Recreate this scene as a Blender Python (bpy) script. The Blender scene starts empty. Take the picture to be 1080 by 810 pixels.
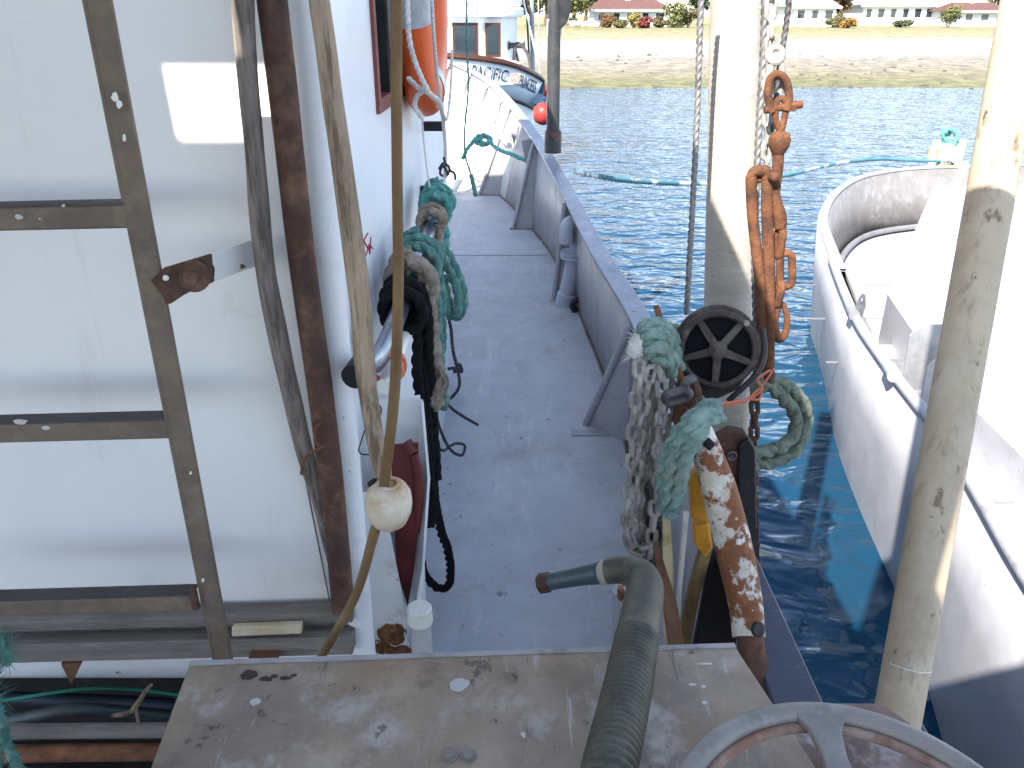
import bpy, bmesh, math, random
from mathutils import Vector as V, Matrix
from mathutils import noise as mnoise
random.seed(7)
R = math.radians
S = bpy.context.scene
# ---------------------------------------------------------------- camera
F, PITCH, HC = 850.0, R(24.4), 1.6
cam = bpy.data.objects.new('camera', bpy.data.cameras.new('camera'))
S.collection.objects.link(cam)
cam.location = (0, 0, HC); cam.rotation_euler = (R(90) - PITCH, 0, 0)
cam.data.sensor_width = 36; cam.data.lens = F / 1080 * 36
cam.data.clip_start = 0.05; cam.data.clip_end = 5000
S.camera = cam
# ---------------------------------------------------------------- light
SUN = V((-0.36, -0.62, 0.69)).normalized()
w = bpy.data.worlds.new('World'); S.world = w; w.use_nodes = True
nt = w.node_tree; sky = nt.nodes.new('ShaderNodeTexSky'); sky.sky_type = 'NISHITA'; sky.sun_disc = False
sky.sun_elevation = math.asin(SUN.z); sky.sun_rotation = math.atan2(SUN.x, SUN.y)
sky.air_density = 1.0; sky.dust_density = 0.4; sky.ozone_density = 3.5
hs = nt.nodes.new('ShaderNodeHueSaturation'); hs.inputs['Saturation'].default_value = .72
nt.links.new(sky.outputs[0], hs.inputs['Color']); nt.links.new(hs.outputs[0], nt.nodes['Background'].inputs[0]); nt.nodes['Background'].inputs[1].default_value = 0.15
sl = bpy.data.lights.new('sun', 'SUN'); sl.energy = 5.0; sl.angle = R(0.5); sl.color = (1, .95, .88)
so = bpy.data.objects.new('sun', sl); S.collection.objects.link(so)
so.rotation_euler = SUN.to_track_quat('Z', 'Y').to_euler()
S.view_settings.view_transform = 'Standard'; S.view_settings.look = 'None'
S.view_settings.gamma = 1; S.view_settings.exposure = 1.68
try: S.cycles.max_bounces = 8; S.cycles.diffuse_bounces = 5
except Exception: pass
# ---------------------------------------------------------------- helpers
def at(px, py, X=None, Y=None, Z=None):
    "point of the photograph put at a known distance (m)"
    u = (px - 540) / F; v = (405 - py) / F
    d = V((u, math.cos(PITCH) + v * math.sin(PITCH), -math.sin(PITCH) + v * math.cos(PITCH)))
    if Y is not None: t = Y / d.y
    elif X is not None: t = X / d.x
    else: t = (Z - HC) / d.z
    return V((0, 0, HC)) + d * t
def smooth(pts, n=6):
    pts = [V(p) for p in pts]
    if len(pts) < 3: 
        return [pts[0].lerp(pts[1], i / n) for i in range(n + 1)]
    out = []
    for i in range(len(pts) - 1):
        p0 = pts[max(i - 1, 0)]; p1 = pts[i]; p2 = pts[i + 1]; p3 = pts[min(i + 2, len(pts) - 1)]
        for k in range(n):
            t = k / n
            out.append(0.5 * ((2 * p1) + (p2 - p0) * t + (2 * p0 - 5 * p1 + 4 * p2 - p3) * t * t + (3 * p1 - p0 - 3 * p2 + p3) * t ** 3))
    out.append(pts[-1]); return out
def resample(pts, step):
    out = [pts[0].copy()]; acc = 0
    for a, b in zip(pts[:-1], pts[1:]):
        L = (b - a).length
        if L < 1e-9: continue
        d = step - acc
        while d <= L:
            out.append(a.lerp(b, d / L)); d += step
        acc = L - (d - step)
    if (out[-1] - pts[-1]).length > step * .3: out.append(pts[-1].copy())
    return out
def frames(pts):
    T = []
    for i in range(len(pts)):
        a = pts[max(i - 1, 0)]; b = pts[min(i + 1, len(pts) - 1)]
        T.append((b - a).normalized() if (b - a).length > 1e-9 else V((0, 0, 1)))
    n = T[0].orthogonal().normalized(); out = []
    for t in T:
        n = n - t * n.dot(t)
        n = n.normalized() if n.length > 1e-6 else t.orthogonal().normalized()
        out.append((t, n, t.cross(n)))
    return out
class MB:
    def __init__(s): s.v = []; s.f = []
    def add(s, vs, fs):
        o = len(s.v); s.v += [V(a) for a in vs]; s.f += [tuple(i + o for i in f) for f in fs]; return s
    def box(s, c, d, rot=None):
        c = V(c); M = rot if rot is not None else Matrix.Identity(3)
        vs = [c + M @ V((x * d[0] / 2, y * d[1] / 2, z * d[2] / 2)) for x in (-1, 1) for y in (-1, 1) for z in (-1, 1)]
        return s.add(vs, [(0, 1, 3, 2), (4, 6, 7, 5), (0, 4, 5, 1), (2, 3, 7, 6), (0, 2, 6, 4), (1, 5, 7, 3)])
    def bb(s, a, b):
        a = V(a); b = V(b); return s.box((a + b) / 2, [abs(b[i] - a[i]) for i in range(3)])
    def beam(s, p0, p1, wd, ht, up=(0, 0, 1)):
        p0 = V(p0); p1 = V(p1); t = (p1 - p0); L = t.length; t.normalize()
        x = t.cross(V(up)).normalized(); z = x.cross(t)
        return s.box((p0 + p1) / 2, (wd, L, ht), Matrix((x, t, z)).transposed())
    def prism(s, poly, off):
        n = len(poly); off = V(off); a = [V(p) for p in poly]; b = [p + off for p in a]
        return s.add(a + b, [tuple(range(n))[::-1], tuple(range(n, 2 * n))] + [(i, (i + 1) % n, n + (i + 1) % n, n + i) for i in range(n)])
    def tube(s, pts, r, seg=12, sub=6, cap=True, wob=0, lob=None, flat=1.0):
        pts = smooth(pts, sub) if sub > 1 else [V(p) for p in pts]
        n = len(pts); rr = r if isinstance(r, (list, tuple)) else [r]
        fr = frames(pts); o = len(s.v); acc = 0
        for i, (p, (t, a, b)) in enumerate(zip(pts, fr)):
            if i: acc += (p - pts[i - 1]).length
            u = i / (n - 1) * (len(rr) - 1); k = min(int(u), len(rr) - 2) if len(rr) > 1 else 0
            rad = rr[0] if len(rr) == 1 else rr[k] + (rr[k + 1] - rr[k]) * (u - k)
            for j in range(seg):
                g = 2 * math.pi * j / seg; q = rad
                if lob: q = rad * (0.60 + 0.46 * abs(math.cos(lob[0] / 2 * (g - 2 * math.pi * acc / lob[1]))))
                if wob: q *= 1 + wob * mnoise.noise(p * 9 + V((math.cos(g), math.sin(g), 0)) * .8) 
                s.v.append(p + a * math.cos(g) * q + b * math.sin(g) * q * flat)
        for i in range(n - 1):
            for j in range(seg):
                k = (j + 1) % seg
                s.f.append((o + i * seg + j, o + i * seg + k, o + (i + 1) * seg + k, o + (i + 1) * seg + j))
        if cap:
            s.f.append(tuple(o + j for j in range(seg))[::-1]); s.f.append(tuple(o + (n - 1) * seg + j for j in range(seg)))
        return s
    def rope(s, pts, r, strands=3, pitch=None, sub=8, jit=0):
        p = resample(smooth(pts, sub), max(r * .45, .0015))
        if jit: p = [q + V([mnoise.noise(q * 14 + V((k * 7, 0, 0))) * jit for k in range(3)]) for q in p]
        return s.tube(p, r, seg=15, sub=1, lob=(strands, pitch or r * 7.5))
    def fuzz(s, pts, r, n, L):
        p = smooth(pts, 6)
        for _ in range(n):
            i = random.randrange(len(p) - 1); c = p[i].lerp(p[i + 1], random.random())
            d = V([random.gauss(0, 1) for _ in range(3)]).normalized(); e = V([random.gauss(0, 1) for _ in range(3)]).normalized()
            a = c + d * r * .85; b = a + (d + e * .8) * L * random.uniform(.4, 1); sd = d.cross(e).normalized() * .0006
            s.add([a - sd, a + sd, b], [(0, 1, 2)])
        return s
    def lathe(s, prof, base, axis, seg=24):
        t = V(axis).normalized(); a = t.orthogonal().normalized(); b = t.cross(a); o = len(s.v); base = V(base)
        for (r, h) in prof:
            for j in range(seg):
                g = 2 * math.pi * j / seg; s.v.append(base + t * h + (a * math.cos(g) + b * math.sin(g)) * max(r, 1e-5))
        n = len(prof)
        for i in range(n - 1):
            for j in range(seg):
                k = (j + 1) % seg; s.f.append((o + i * seg + j, o + i * seg + k, o + (i + 1) * seg + k, o + (i + 1) * seg + j))
        s.f.append(tuple(o + j for j in range(seg))[::-1]); s.f.append(tuple(o + (n - 1) * seg + j for j in range(seg)))
        return s
    def ring(s, c, axis, R_, r, seg=40, rs=10, flat=1.0, a0=0, a1=360, a=None):
        t = V(axis).normalized(); a = (V(a) if a is not None else t.orthogonal()).normalized(); b = t.cross(a); c = V(c); o = len(s.v)
        full = abs(a1 - a0) >= 359.9; n = seg if full else seg + 1
        for i in range(n):
            g = R(a0 + (a1 - a0) * i / seg); d = a * math.cos(g) + b * math.sin(g)
            for j in range(rs):
                h = 2 * math.pi * j / rs; s.v.append(c + d * (R_ + r * math.cos(h)) + t * r * flat * math.sin(h))
        for i in range(n if full else n - 1):
            for j in range(rs):
                k = (j + 1) % rs; i2 = (i + 1) % n
                s.f.append((o + i * rs + j, o + i2 * rs + j, o + i2 * rs + k, o + i * rs + k))
        return s
    def link(s, c, t, n, L, W, r, seg=20, rs=8):
        "one chain link: long axis t, flat across n"
        c = V(c); t = V(t).normalized(); n = V(n); n = (n - t * n.dot(t)).normalized(); b = t.cross(n)
        hr = (W - 2 * r) / 2; hl = (L - 2 * r) / 2 - hr; o = len(s.v)
        for i in range(seg):
            g = 2 * math.pi * i / seg; d = t * math.sin(g) + b * math.cos(g)
            p = c + d * hr + t * (hl if math.sin(g) > 0 else -hl)
            for j in range(rs):
                h = 2 * math.pi * j / rs; s.v.append(p + d * r * math.cos(h) + n * r * math.sin(h))
        for i in range(seg):
            for j in range(rs):
                k = (j + 1) % rs; i2 = (i + 1) % seg
                s.f.append((o + i * rs + j, o + i2 * rs + j, o + i2 * rs + k, o + i * rs + k))
        return s
    def chain(s, pts, L, W, r, jit=.3):
        p = resample(smooth(pts, 8), L - 2.1 * r); f = frames(p); ph = random.random() * 3
        for i in range(len(p)):
            t, a, b = f[i]; g = ph + (math.pi / 2) * (i % 2) + random.uniform(-jit, jit)
            s.link(p[i], t + a * random.uniform(-.12, .12) + b * random.uniform(-.12, .12), a * math.cos(g) + b * math.sin(g), L, W, r)
        return s
    def loft(s, rows, close=False):
        o = len(s.v); m = len(rows[0])
        for r in rows: s.v += [V(p) for p in r]
        for i in range(len(rows) - 1):
            for j in range(m if close else m - 1):
                k = (j + 1) % m; s.f.append((o + i * m + j, o + i * m + k, o + (i + 1) * m + k, o + (i + 1) * m + j))
        return s
    def blob(s, c, r, n=14, ax=(1, 0, 0), ay=(0, 1, 0), h=.001, st=1.0, seed=0):
        ax = V(ax).normalized(); ay = V(ay).normalized(); c = V(c); nn = ax.cross(ay)
        rnd = random.Random(seed); n = 22; k = [rnd.uniform(.6, 1.25) for _ in range(n)]
        k = [(k[i - 1] + k[i] * 2 + k[(i + 1) % n]) / 4 for i in range(n)]
        P = [c + ax * math.cos(2 * math.pi * i / n) * r * k[i] * st + ay * math.sin(2 * math.pi * i / n) * r * k[i] for i in range(n)]
        return s.prism([p - nn * h for p in P], nn * 2 * h)
def mesh_obj(name, mb, mat, parent=None, bevel=0, flat=False, ang=35, thick=0):
    me = bpy.data.meshes.new(name); off = V(parent.matrix_basis.translation) if parent else V((0, 0, 0))
    if parent and parent.parent: off = off + V(parent.parent.matrix_basis.translation)
    me.from_pydata([v - off for v in mb.v], [], mb.f); me.update()
    bm = bmesh.new(); bm.from_mesh(me); bmesh.ops.recalc_face_normals(bm, faces=bm.faces); bm.to_mesh(me); bm.free()
    if not flat:
        me.shade_smooth(); me.set_sharp_from_angle(angle=R(ang))
    if mat: me.materials.append(mat)
    o = bpy.data.objects.new(name, me); S.collection.objects.link(o)
    if parent: o.parent = parent
    if thick:
        m = o.modifiers.new('s', 'SOLIDIFY'); m.thickness = thick; m.offset = 0
    if bevel:
        m = o.modifiers.new('b', 'BEVEL'); m.width = bevel; m.segments = 2; m.limit_method = 'ANGLE'; m.angle_limit = R(40)
    return o
def tag(o, label, cat, group=None):
    o['label'] = label; o['category'] = cat
    if group: o['group'] = group
    return o
def thing(name, label, cat, loc=(0, 0, 0), group=None):
    o = bpy.data.objects.new(name, None); S.collection.objects.link(o); o.location = V(loc); o.empty_display_size = .1
    return tag(o, label, cat, group)
def single(name, mb, mat, label, cat, group=None, **k): return tag(mesh_obj(name, mb, mat, None, **k), label, cat, group)
def struct(name, mb, mat, **k):
    o = mesh_obj(name, mb, mat, None, **k); o['kind'] = 'structure'; return o
# ---------------------------------------------------------------- materials
def mat(name, base, rough=.6, layers=(), metal=0, bump=0, bscale=60, coat=0, spec=.28, rvar=.1, mott=.12, mscale=6, stretch=(1, 1, 1)):
    m = bpy.data.materials.new(name); m.use_nodes = True; N = m.node_tree.nodes; Lk = m.node_tree.links
    B = N['Principled BSDF']; tc = N.new('ShaderNodeTexCoord'); mp = N.new('ShaderNodeMapping'); mp.inputs['Scale'].default_value = stretch
    Lk.new(tc.outputs['Object'], mp.inputs[0]); co = mp.outputs[0]
    def noise(sc, det=6, ro=.6, off=0, st=None):
        co_ = co
        if st:
            m2 = N.new('ShaderNodeMapping'); m2.inputs['Scale'].default_value = st[:3]; m2.inputs['Rotation'].default_value = (0, 0, st[3] if len(st) > 3 else 0)
            Lk.new(tc.outputs['Object'], m2.inputs[0]); co_ = m2.outputs[0]
        n = N.new('ShaderNodeTexNoise'); n.inputs['Scale'].default_value = sc; n.inputs['Detail'].default_value = det
        n.inputs['Roughness'].default_value = ro; n.noise_dimensions = '4D'; n.inputs['W'].default_value = off
        Lk.new(co_, n.inputs['Vector']); return n.outputs['Fac']
    def ramp(s, lo, hi, a=0, b=1):
        r = N.new('ShaderNodeMapRange'); r.inputs[1].default_value = lo; r.inputs[2].default_value = hi
        r.inputs[3].default_value = a; r.inputs[4].default_value = b; Lk.new(s, r.inputs[0]); return r.outputs[0]
    def mix(f, a, b):
        x = N.new('ShaderNodeMix'); x.data_type = 'RGBA'; Lk.new(f, x.inputs[0])
        for k, c in ((6, a), (7, b)):
            if isinstance(c, tuple): x.inputs[k].default_value = (*c, 1)
            else: Lk.new(c, x.inputs[k])
        return x.outputs[2]
    dark = tuple(c * (1 - mott) for c in base); lite = tuple(min(1, c * (1 + mott)) for c in base)
    col = mix(ramp(noise(mscale, 8, .65), .35, .65), dark, lite)
    rg = ramp(noise(mscale * 2, 4, .6, 3), .3, .7, max(rough - rvar, .03), min(rough + rvar, 1))
    for i, (c, sc, lo, hi, *rest) in enumerate(layers):
        f = ramp(noise(sc, 10, .68, 5 + i * 3.7, rest[1] if len(rest) > 1 else None), lo, hi)
        if rest and rest[0]: 
            q = N.new('ShaderNodeMath'); q.operation = 'MULTIPLY'; q.inputs[1].default_value = rest[0]; Lk.new(f, q.inputs[0]); f = q.outputs[0]
        col = mix(f, col, c)
    Lk.new(col, B.inputs['Base Color']); Lk.new(rg, B.inputs['Roughness']); B.inputs['Metallic'].default_value = metal
    B.inputs['Specular IOR Level'].default_value = spec
    if coat: B.inputs['Coat Weight'].default_value = coat
    if bump:
        b = N.new('ShaderNodeBump'); b.inputs['Strength'].default_value = bump; b.inputs['Distance'].default_value = .004
        Lk.new(noise(bscale, 6, .65, 9), b.inputs['Height']); Lk.new(b.outputs[0], B.inputs['Normal'])
    return m
RUST = (.16, .055, .022); RUSTL = (.33, .12, .04); DIRT = (.16, .13, .10)
M = {}
M['wall'] = mat('white_wall_paint', (.83, .80, .775), .55, [((.62, .57, .54), 3, .52, .75, .3), ((.52, .45, .38), 1, .60, .76, .45, (16, 16, 1.3)), ((.45, .42, .40), 5, .62, .72, .35), ((.30, .2, .13), 46, .715, .75, .8)], bump=.12, bscale=25, mott=.04, mscale=2)
M['wallside'] = mat('white_side_paint', (.76, .77, .79), .38, [((.58, .57, .58), 4, .55, .75, .5), ((.5, .44, .36), 1, .60, .74, .5, (12, 12, 1.2))], bump=.12, bscale=18, mott=.04, mscale=2)
M['white'] = mat('white_steel_paint', (.74, .74, .74), .4, [((.5, .46, .42), 9, .55, .75, .7), (RUST, 16, .66, .70, .9)], bump=.2, bscale=40, mott=.05)
M['plate'] = mat('white_rust_plate', (.72, .71, .70), .45, [((.45, .33, .2), 8, .52, .64, .6), (RUST, 16, .575, .61)], bump=.25, bscale=40, mott=.06)
M['rustpatch'] = mat('rust_patch', (.10, .04, .02), .9, [((.28, .13, .05), 30, .45, .6)], bump=.6, bscale=90)
M['deck'] = mat('grey_deck_paint', (.385, .392, .415), .6, [((.31, .315, .33), 2.2, .46, .60, .6), ((.45, .455, .47), 9, .53, .62, .4), ((.62, .62, .62), 30, .62, .66, .6), ((.14, .14, .14), 22, .62, .66, .8), ((.26, .19, .13), 2.4, .56, .68, .55), ((.60, .59, .57), 1, .57, .66, .35, (22, 3, 1)), ((.22, .20, .18), 60, .60, .66, .6)], bump=.35, bscale=120, mott=.10, mscale=5, rvar=.12)
M['bulwark'] = mat('grey_bulwark_paint', (.325, .315, .325), .5, [((.23, .225, .23), 5, .5, .7, .6), ((.26, .16, .09), 12, .62, .68, .7), ((.5, .49, .48), 26, .64, .68, .6), ((.2, .15, .11), 1, .58, .7, .5, (12, 12, 1.5))], bump=.25, bscale=60, mott=.10, mscale=4)
M['ventgrey'] = mat('vent_grey_paint', (.40, .41, .46), .45, [((.3, .3, .33), 8, .5, .7)], bump=.2, mott=.08)
M['cap'] = mat('blue_grey_cap_paint', (.22, .225, .265), .38, [((.15, .17, .22), 6, .5, .7), ((.40, .41, .42), 15, .57, .64, .7), (RUST, 16, .635, .66), ((.5, .5, .5), 44, .63, .66)], bump=.2, bscale=60, mott=.14)
M['capblue'] = mat('dark_blue_cap_paint', (.05, .057, .082), .35, [((.075, .083, .11), 6, .5, .7), ((.36, .37, .4), 22, .60, .66, .7), (RUSTL, 11, .625, .65)], bump=.2, bscale=60, mott=.14)
M['bowwhite'] = mat('white_bow_paint', (.74, .73, .69), .5, [((.5, .45, .36), 5, .58, .75, .6)], bump=.2, mott=.05)
M['rust'] = mat('rust_metal', (.13, .055, .03), .85, [((.24, .10, .045), 18, .45, .62), ((.07, .03, .02), 26, .56, .68), ((.42, .22, .1), 60, .62, .7, .6)], bump=.7, bscale=110, mott=.25, mscale=20)
M['rustdark'] = mat('dark_rust_metal', (.085, .045, .032), .8, [((.17, .075, .04), 16, .5, .65), ((.03, .022, .02), 26, .55, .68)], bump=.6, bscale=110, mott=.25, mscale=20)
M['rustpipe'] = mat('rusty_pipe', (.085, .042, .03), .75, [((.20, .11, .07), 14, .5, .66), ((.055, .035, .03), 8, .5, .66), ((.4, .36, .33), 60, .72, .76, .7)], bump=.5, bscale=110, mott=.2, mscale=20)
M['orangerust'] = mat('orange_rust', (.13, .052, .024), .85, [((.065, .03, .018), 30, .48, .6), ((.22, .10, .045), 50, .56, .68), ((.10, .04, .02), 24, .6, .7)], bump=.8, bscale=160, mott=.25, mscale=30)
M['rustwhite'] = mat('flaking_white_on_rust', (.66, .62, .55), .6, [((.42, .30, .18), 12, .44, .6, .7), ((.20, .07, .027), 13, .465, .50), ((.30, .12, .04), 40, .57, .62), ((.03, .03, .04), 20, .66, .68)], bump=.6, bscale=50, mott=.08, mscale=14)
M['ladder'] = mat('weathered_bronze_ladder', (.17, .125, .092), .65, [((.11, .085, .072), 7, .48, .64), ((.24, .19, .13), 22, .52, .68, .7), ((.62, .61, .62), 24, .675, .70)], bump=.35, bscale=80, mott=.15, mscale=16, metal=.1)
M['laddertop'] = mat('dark_rung_top', (.06, .055, .055), .6, [((.5, .5, .5), 26, .66, .70)], bump=.3, mott=.2)
M['wood'] = mat('driftwood', (.38, .28, .195), .8, [((.17, .12, .08), 6, .47, .57), ((.46, .37, .28), 12, .52, .64, .7), ((.08, .055, .04), 6, .68, .72)], bump=.8, bscale=30, stretch=(9, 9, 1.0), mott=.2)
M['woodgrey'] = mat('grey_driftwood', (.24, .20, .17), .85, [((.10, .082, .07), 6, .47, .58), ((.32, .28, .25), 7, .5, .7, .6)], bump=.8, bscale=30, stretch=(9, 9, 1.0), mott=.2)
M['bamboo'] = mat('brown_stick_varnish', (.15, .088, .038), .5, [((.23, .14, .06), 8, .45, .65), ((.07, .035, .015), 12, .5, .7, .7), ((.8, .78, .74), 12, .70, .72)], bump=.3, stretch=(3, 3, 1), mott=.2)
M['timber'] = mat('grey_timber', (.20, .175, .155), .85, [((.12, .10, .09), 4, .45, .65), ((.38, .35, .33), 10, .58, .72, .7)], bump=.6, bscale=40, stretch=(1, 6, 9), mott=.2)
M['batten'] = mat('pale_batten', (.55, .44, .29), .75, [((.68, .64, .56), 6, .45, .6), ((.10, .07, .04), 20, .68, .70)], bump=.4, mott=.1)
M['ply'] = mat('weathered_plywood', (.335, .27, .20), .75, [((.22, .18, .145), 4, .44, .58, .9), ((.30, .18, .09), 4, .51, .63, .7), ((.42, .385, .35), 11, .54, .64, .8), ((.15, .12, .10), 9, .58, .66, .7), ((.07, .055, .05), 18, .615, .65, .8), ((.50, .46, .42), 1, .60, .66, .6, (60, 7, 1, .5)), ((.12, .09, .07), 1, .61, .66, .7, (50, 6, 1, -.3)), ((.2, .13, .08), 2.2, .5, .62, .5), ((.16, .08, .05), 28, .69, .72, .9), ((.62, .62, .62), 34, .715, .74)], bump=.5, bscale=70, mott=.14, mscale=9)
M['plyedge'] = mat('plywood_edge', (.36, .34, .34), .75, [((.2, .17, .15), 12, .5, .65)], bump=.4, mott=.1)
M['alloy'] = mat('dull_cast_alloy', (.26, .235, .215), .5, [((.18, .17, .155), 9, .45, .62), ((.40, .38, .37), 30, .58, .7, .5), ((.2, .11, .08), 22, .64, .70, .8)], metal=.25, bump=.45, bscale=90, mott=.12)
M['alloyrust'] = mat('rusty_inner_web', (.20, .11, .075), .8, [((.33, .24, .2), 20, .45, .6)], bump=.5, mott=.2)
M['brnpaint'] = mat('oily_brown_casing', (.22, .155, .13), .7, [((.12, .075, .06), 6, .45, .6), ((.42, .38, .36), 12, .56, .68)], bump=.4, mott=.2)
M['thread'] = mat('oxidised_thread', (.088, .085, .066), .55, [((.135, .13, .10), 12, .45, .65), ((.06, .055, .05), 20, .5, .65), ((.6, .62, .62), 50, .73, .75)], metal=.5, bump=.4, bscale=120, mott=.15)
M['tealmetal'] = mat('teal_grey_metal', (.06, .085, .095), .4, [((.12, .11, .10), 16, .5, .65)], metal=.4, bump=.3, mott=.2)
M['darkspot'] = mat('dark_stain', (.05, .04, .035), .8, bump=.3); M['pvcspot'] = mat('white_dropping', (.50, .49, .47), .8, bump=.3, mott=.2)
M['cream'] = mat('cream_band', (.33, .30, .24), .6, bump=.2)
M['mast'] = mat('bare_aluminium_mast', (.385, .34, .285), .55, [((.37, .33, .27), 3, .45, .65), ((.52, .49, .43), 8, .52, .7, .7), ((.12, .10, .08), 24, .63, .67, .8), ((.24, .21, .18), 1, .57, .64, .6, (4, 4, 30))], metal=.15, bump=.3, bscale=40, stretch=(1, 1, 5), mott=.10)
M['pole'] = mat('worn_beige_pole', (.46, .365, .255), .55, [((.34, .265, .18), 5, .45, .6), ((.50, .45, .37), 9, .54, .66, .6), ((.13, .085, .05), 28, .60, .65, .8), ((.04, .04, .045), 15, .655, .68), ((.25, .19, .13), 1, .56, .64, .6, (40, 40, 3))], bump=.35, bscale=50, stretch=(1, 1, .55), mott=.12)
M['post'] = mat('dark_grey_post', (.035, .037, .038), .5, [((.06, .06, .06), 10, .5, .66), ((.12, .06, .035), 9, .58, .68)], bump=.3, mott=.15)
M['ropeblack'] = mat('black_rope_fibre', (.009, .009, .01), .95, spec=.15, bump=.6, bscale=300, mott=.2)
M['black'] = mat('black_rubber', (.012, .012, .014), .5, [((.03, .03, .032), 20, .5, .7)], bump=.3, mott=.2)
M['blacksteel'] = mat('black_steel', (.03, .03, .034), .4, [((.07, .06, .055), 16, .5, .66)], bump=.3, mott=.2, metal=.3)
M['sheave'] = mat('worn_dark_sheave', (.05, .04, .035), .55, [((.13, .11, .095), 18, .5, .66), ((.12, .05, .025), 14, .58, .68)], metal=.35, bump=.4, bscale=120, mott=.2)
M['sheaveback'] = mat('sheave_back', (.008, .008, .010), .9, spec=.1, bump=.3)
M['wire'] = mat('galvanised_wire', (.22, .21, .20), .5, [((.12, .11, .10), 30, .5, .62)], metal=.5, bump=.3, mott=.15)
M['galv'] = mat('galvanised_chain', (.40, .37, .33), .6, [((.24, .21, .18), 20, .45, .6), ((.42, .28, .14), 14, .60, .70, .8)], metal=.15, bump=.4, bscale=160, mott=.12)
M['galvdark'] = mat('dark_galvanised', (.13, .125, .125), .55, [((.07, .06, .06), 30, .45, .6), ((.2, .09, .04), 22, .6, .68)], metal=.4, bump=.4, mott=.12)
M['tube'] = mat('steel_handrail', (.17, .19, .24), .25, [((.3, .32, .36), 8, .5, .7)], metal=.75, bump=.1, mott=.1)
M['pvc'] = mat('white_pvc', (.72, .70, .64), .4, [((.5, .42, .3), 16, .55, .7, .6)], bump=.1, mott=.04)
M['pipewhite'] = mat('grey_white_pipe', (.44, .43, .42), .5, [((.3, .22, .15), 12, .55, .7, .6)], bump=.1, mott=.04)
M['ropegreen'] = mat('green_rope', (.10, .235, .20), .9, [((.05, .13, .12), 30, .45, .62), ((.27, .40, .36), 50, .5, .66, .8)], bump=1, bscale=350, mott=.25, mscale=30)
M['ropeteal'] = mat('teal_rope', (.10, .33, .29), .9, [((.05, .19, .17), 30, .45, .62), ((.28, .50, .45), 50, .5, .66, .7)], bump=1, bscale=350, mott=.2, mscale=30)
M['ropepale'] = mat('faded_green_rope', (.235, .345, .295), .95, [((.12, .20, .17), 28, .45, .62), ((.42, .50, .45), 50, .5, .66, .8), ((.27, .24, .17), 12, .55, .7, .6)], bump=1, bscale=350, mott=.2, mscale=30)
M['ropemoss'] = mat('mossy_rope', (.17, .20, .155), .95, [((.09, .10, .075), 28, .45, .62), ((.27, .31, .24), 50, .5, .66, .8)], bump=1, bscale=350, mott=.25, mscale=30)
M['ropetan'] = mat('tan_rope', (.30, .245, .19), .95, [((.18, .14, .10), 28, .45, .62), ((.44, .38, .31), 50, .5, .66, .8)], bump=1, bscale=350, mott=.2, mscale=30)
M['ropewhite'] = mat('white_rope', (.78, .75, .71), .9, [((.45, .4, .36), 28, .5, .7)], bump=1, bscale=350)
M['cordpink'] = mat('orange_cord', (.50, .16, .09), .8, bump=.5, bscale=300)
M['ropedark'] = mat('dark_cord', (.035, .04, .05), .8, [((.09, .08, .07), 50, .5, .66)], bump=.8, bscale=300)
M['ropeblue'] = mat('blue_green_mooring_line', (.06, .16, .20), .85, [((.62, .64, .62), 2.2, .52, .58)], bump=.6, bscale=200)
M['orange'] = mat('orange_plastic', (.72, .115, .02), .38, [((.60, .10, .025), 8, .5, .7), ((.32, .1, .05), 26, .68, .73, .7)], bump=.15, bscale=30, mott=.07)
M['silver'] = mat('silver_tape', (.48, .49, .51), .35, [((.34, .34, .36), 20, .5, .7)], bump=.3, mott=.1)
M['redbuoy'] = mat('red_buoy', (.30, .035, .028), .4, bump=.15, mott=.08)
M['foam'] = mat('yellowed_foam', (.58, .50, .38), .75, [((.42, .22, .08), 9, .46, .58, .8), ((.70, .64, .54), 14, .5, .6, .6), ((.22, .14, .08), 40, .68, .71)], bump=.5, bscale=60, mott=.06)
M['red'] = mat('red_paint', (.10, .022, .02), .5, [((.16, .02, .02), 16, .5, .66), ((.25, .1, .08), 34, .6, .7, .6)], bump=.3, mott=.2)
M['maroon'] = mat('maroon_window_frame', (.20, .055, .045), .55, [((.35, .17, .12), 18, .55, .7)], bump=.3, mott=.2)
M['redmark'] = mat('red_marker', (.35, .03, .05), .6)
M['yellow'] = mat('yellow_plastic', (.72, .33, .03), .5, [((.5, .2, .03), 22, .5, .66), ((.25, .09, .03), 26, .62, .68)], bump=.3, mott=.1)
M['creamboard'] = mat('cream_board', (.60, .50, .30), .7, [((.4, .27, .12), 12, .5, .65)], bump=.3, mott=.1)
M['brownbar'] = mat('brown_flat_bar', (.15, .07, .04), .65, [((.24, .12, .07), 12, .5, .65), ((.07, .035, .02), 20, .55, .68)], bump=.4, mott=.2)
M['ochre'] = mat('ochre_board', (.20, .13, .05), .75, [((.11, .07, .035), 9, .45, .6)], bump=.4, mott=.2)
M['dark'] = mat('near_black', (.025, .022, .02), .9, [((.05, .04, .035), 12, .5, .66)], bump=.4)  # near-black matte, also stands in for shade in the recess
M['greenhose'] = mat('green_hose', (.02, .22, .14), .5, bump=.2)
M['bluehose'] = mat('blue_black_hose', (.025, .035, .05), .5, bump=.2)
M['aludull'] = mat('dull_bare_alu', (.22, .205, .195), .5, [((.24, .22, .2), 4, .5, .66), ((.42, .41, .4), 9, .5, .7, .6)], metal=.3, bump=.2, bscale=20, mott=.1)
M['alu'] = mat('alu_boat_plate', (.25, .25, .26), .42, [((.18, .18, .19), 5, .48, .64), ((.32, .32, .32), 9, .5, .7, .6)], metal=.35, bump=.15, bscale=20, mott=.06)
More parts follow.
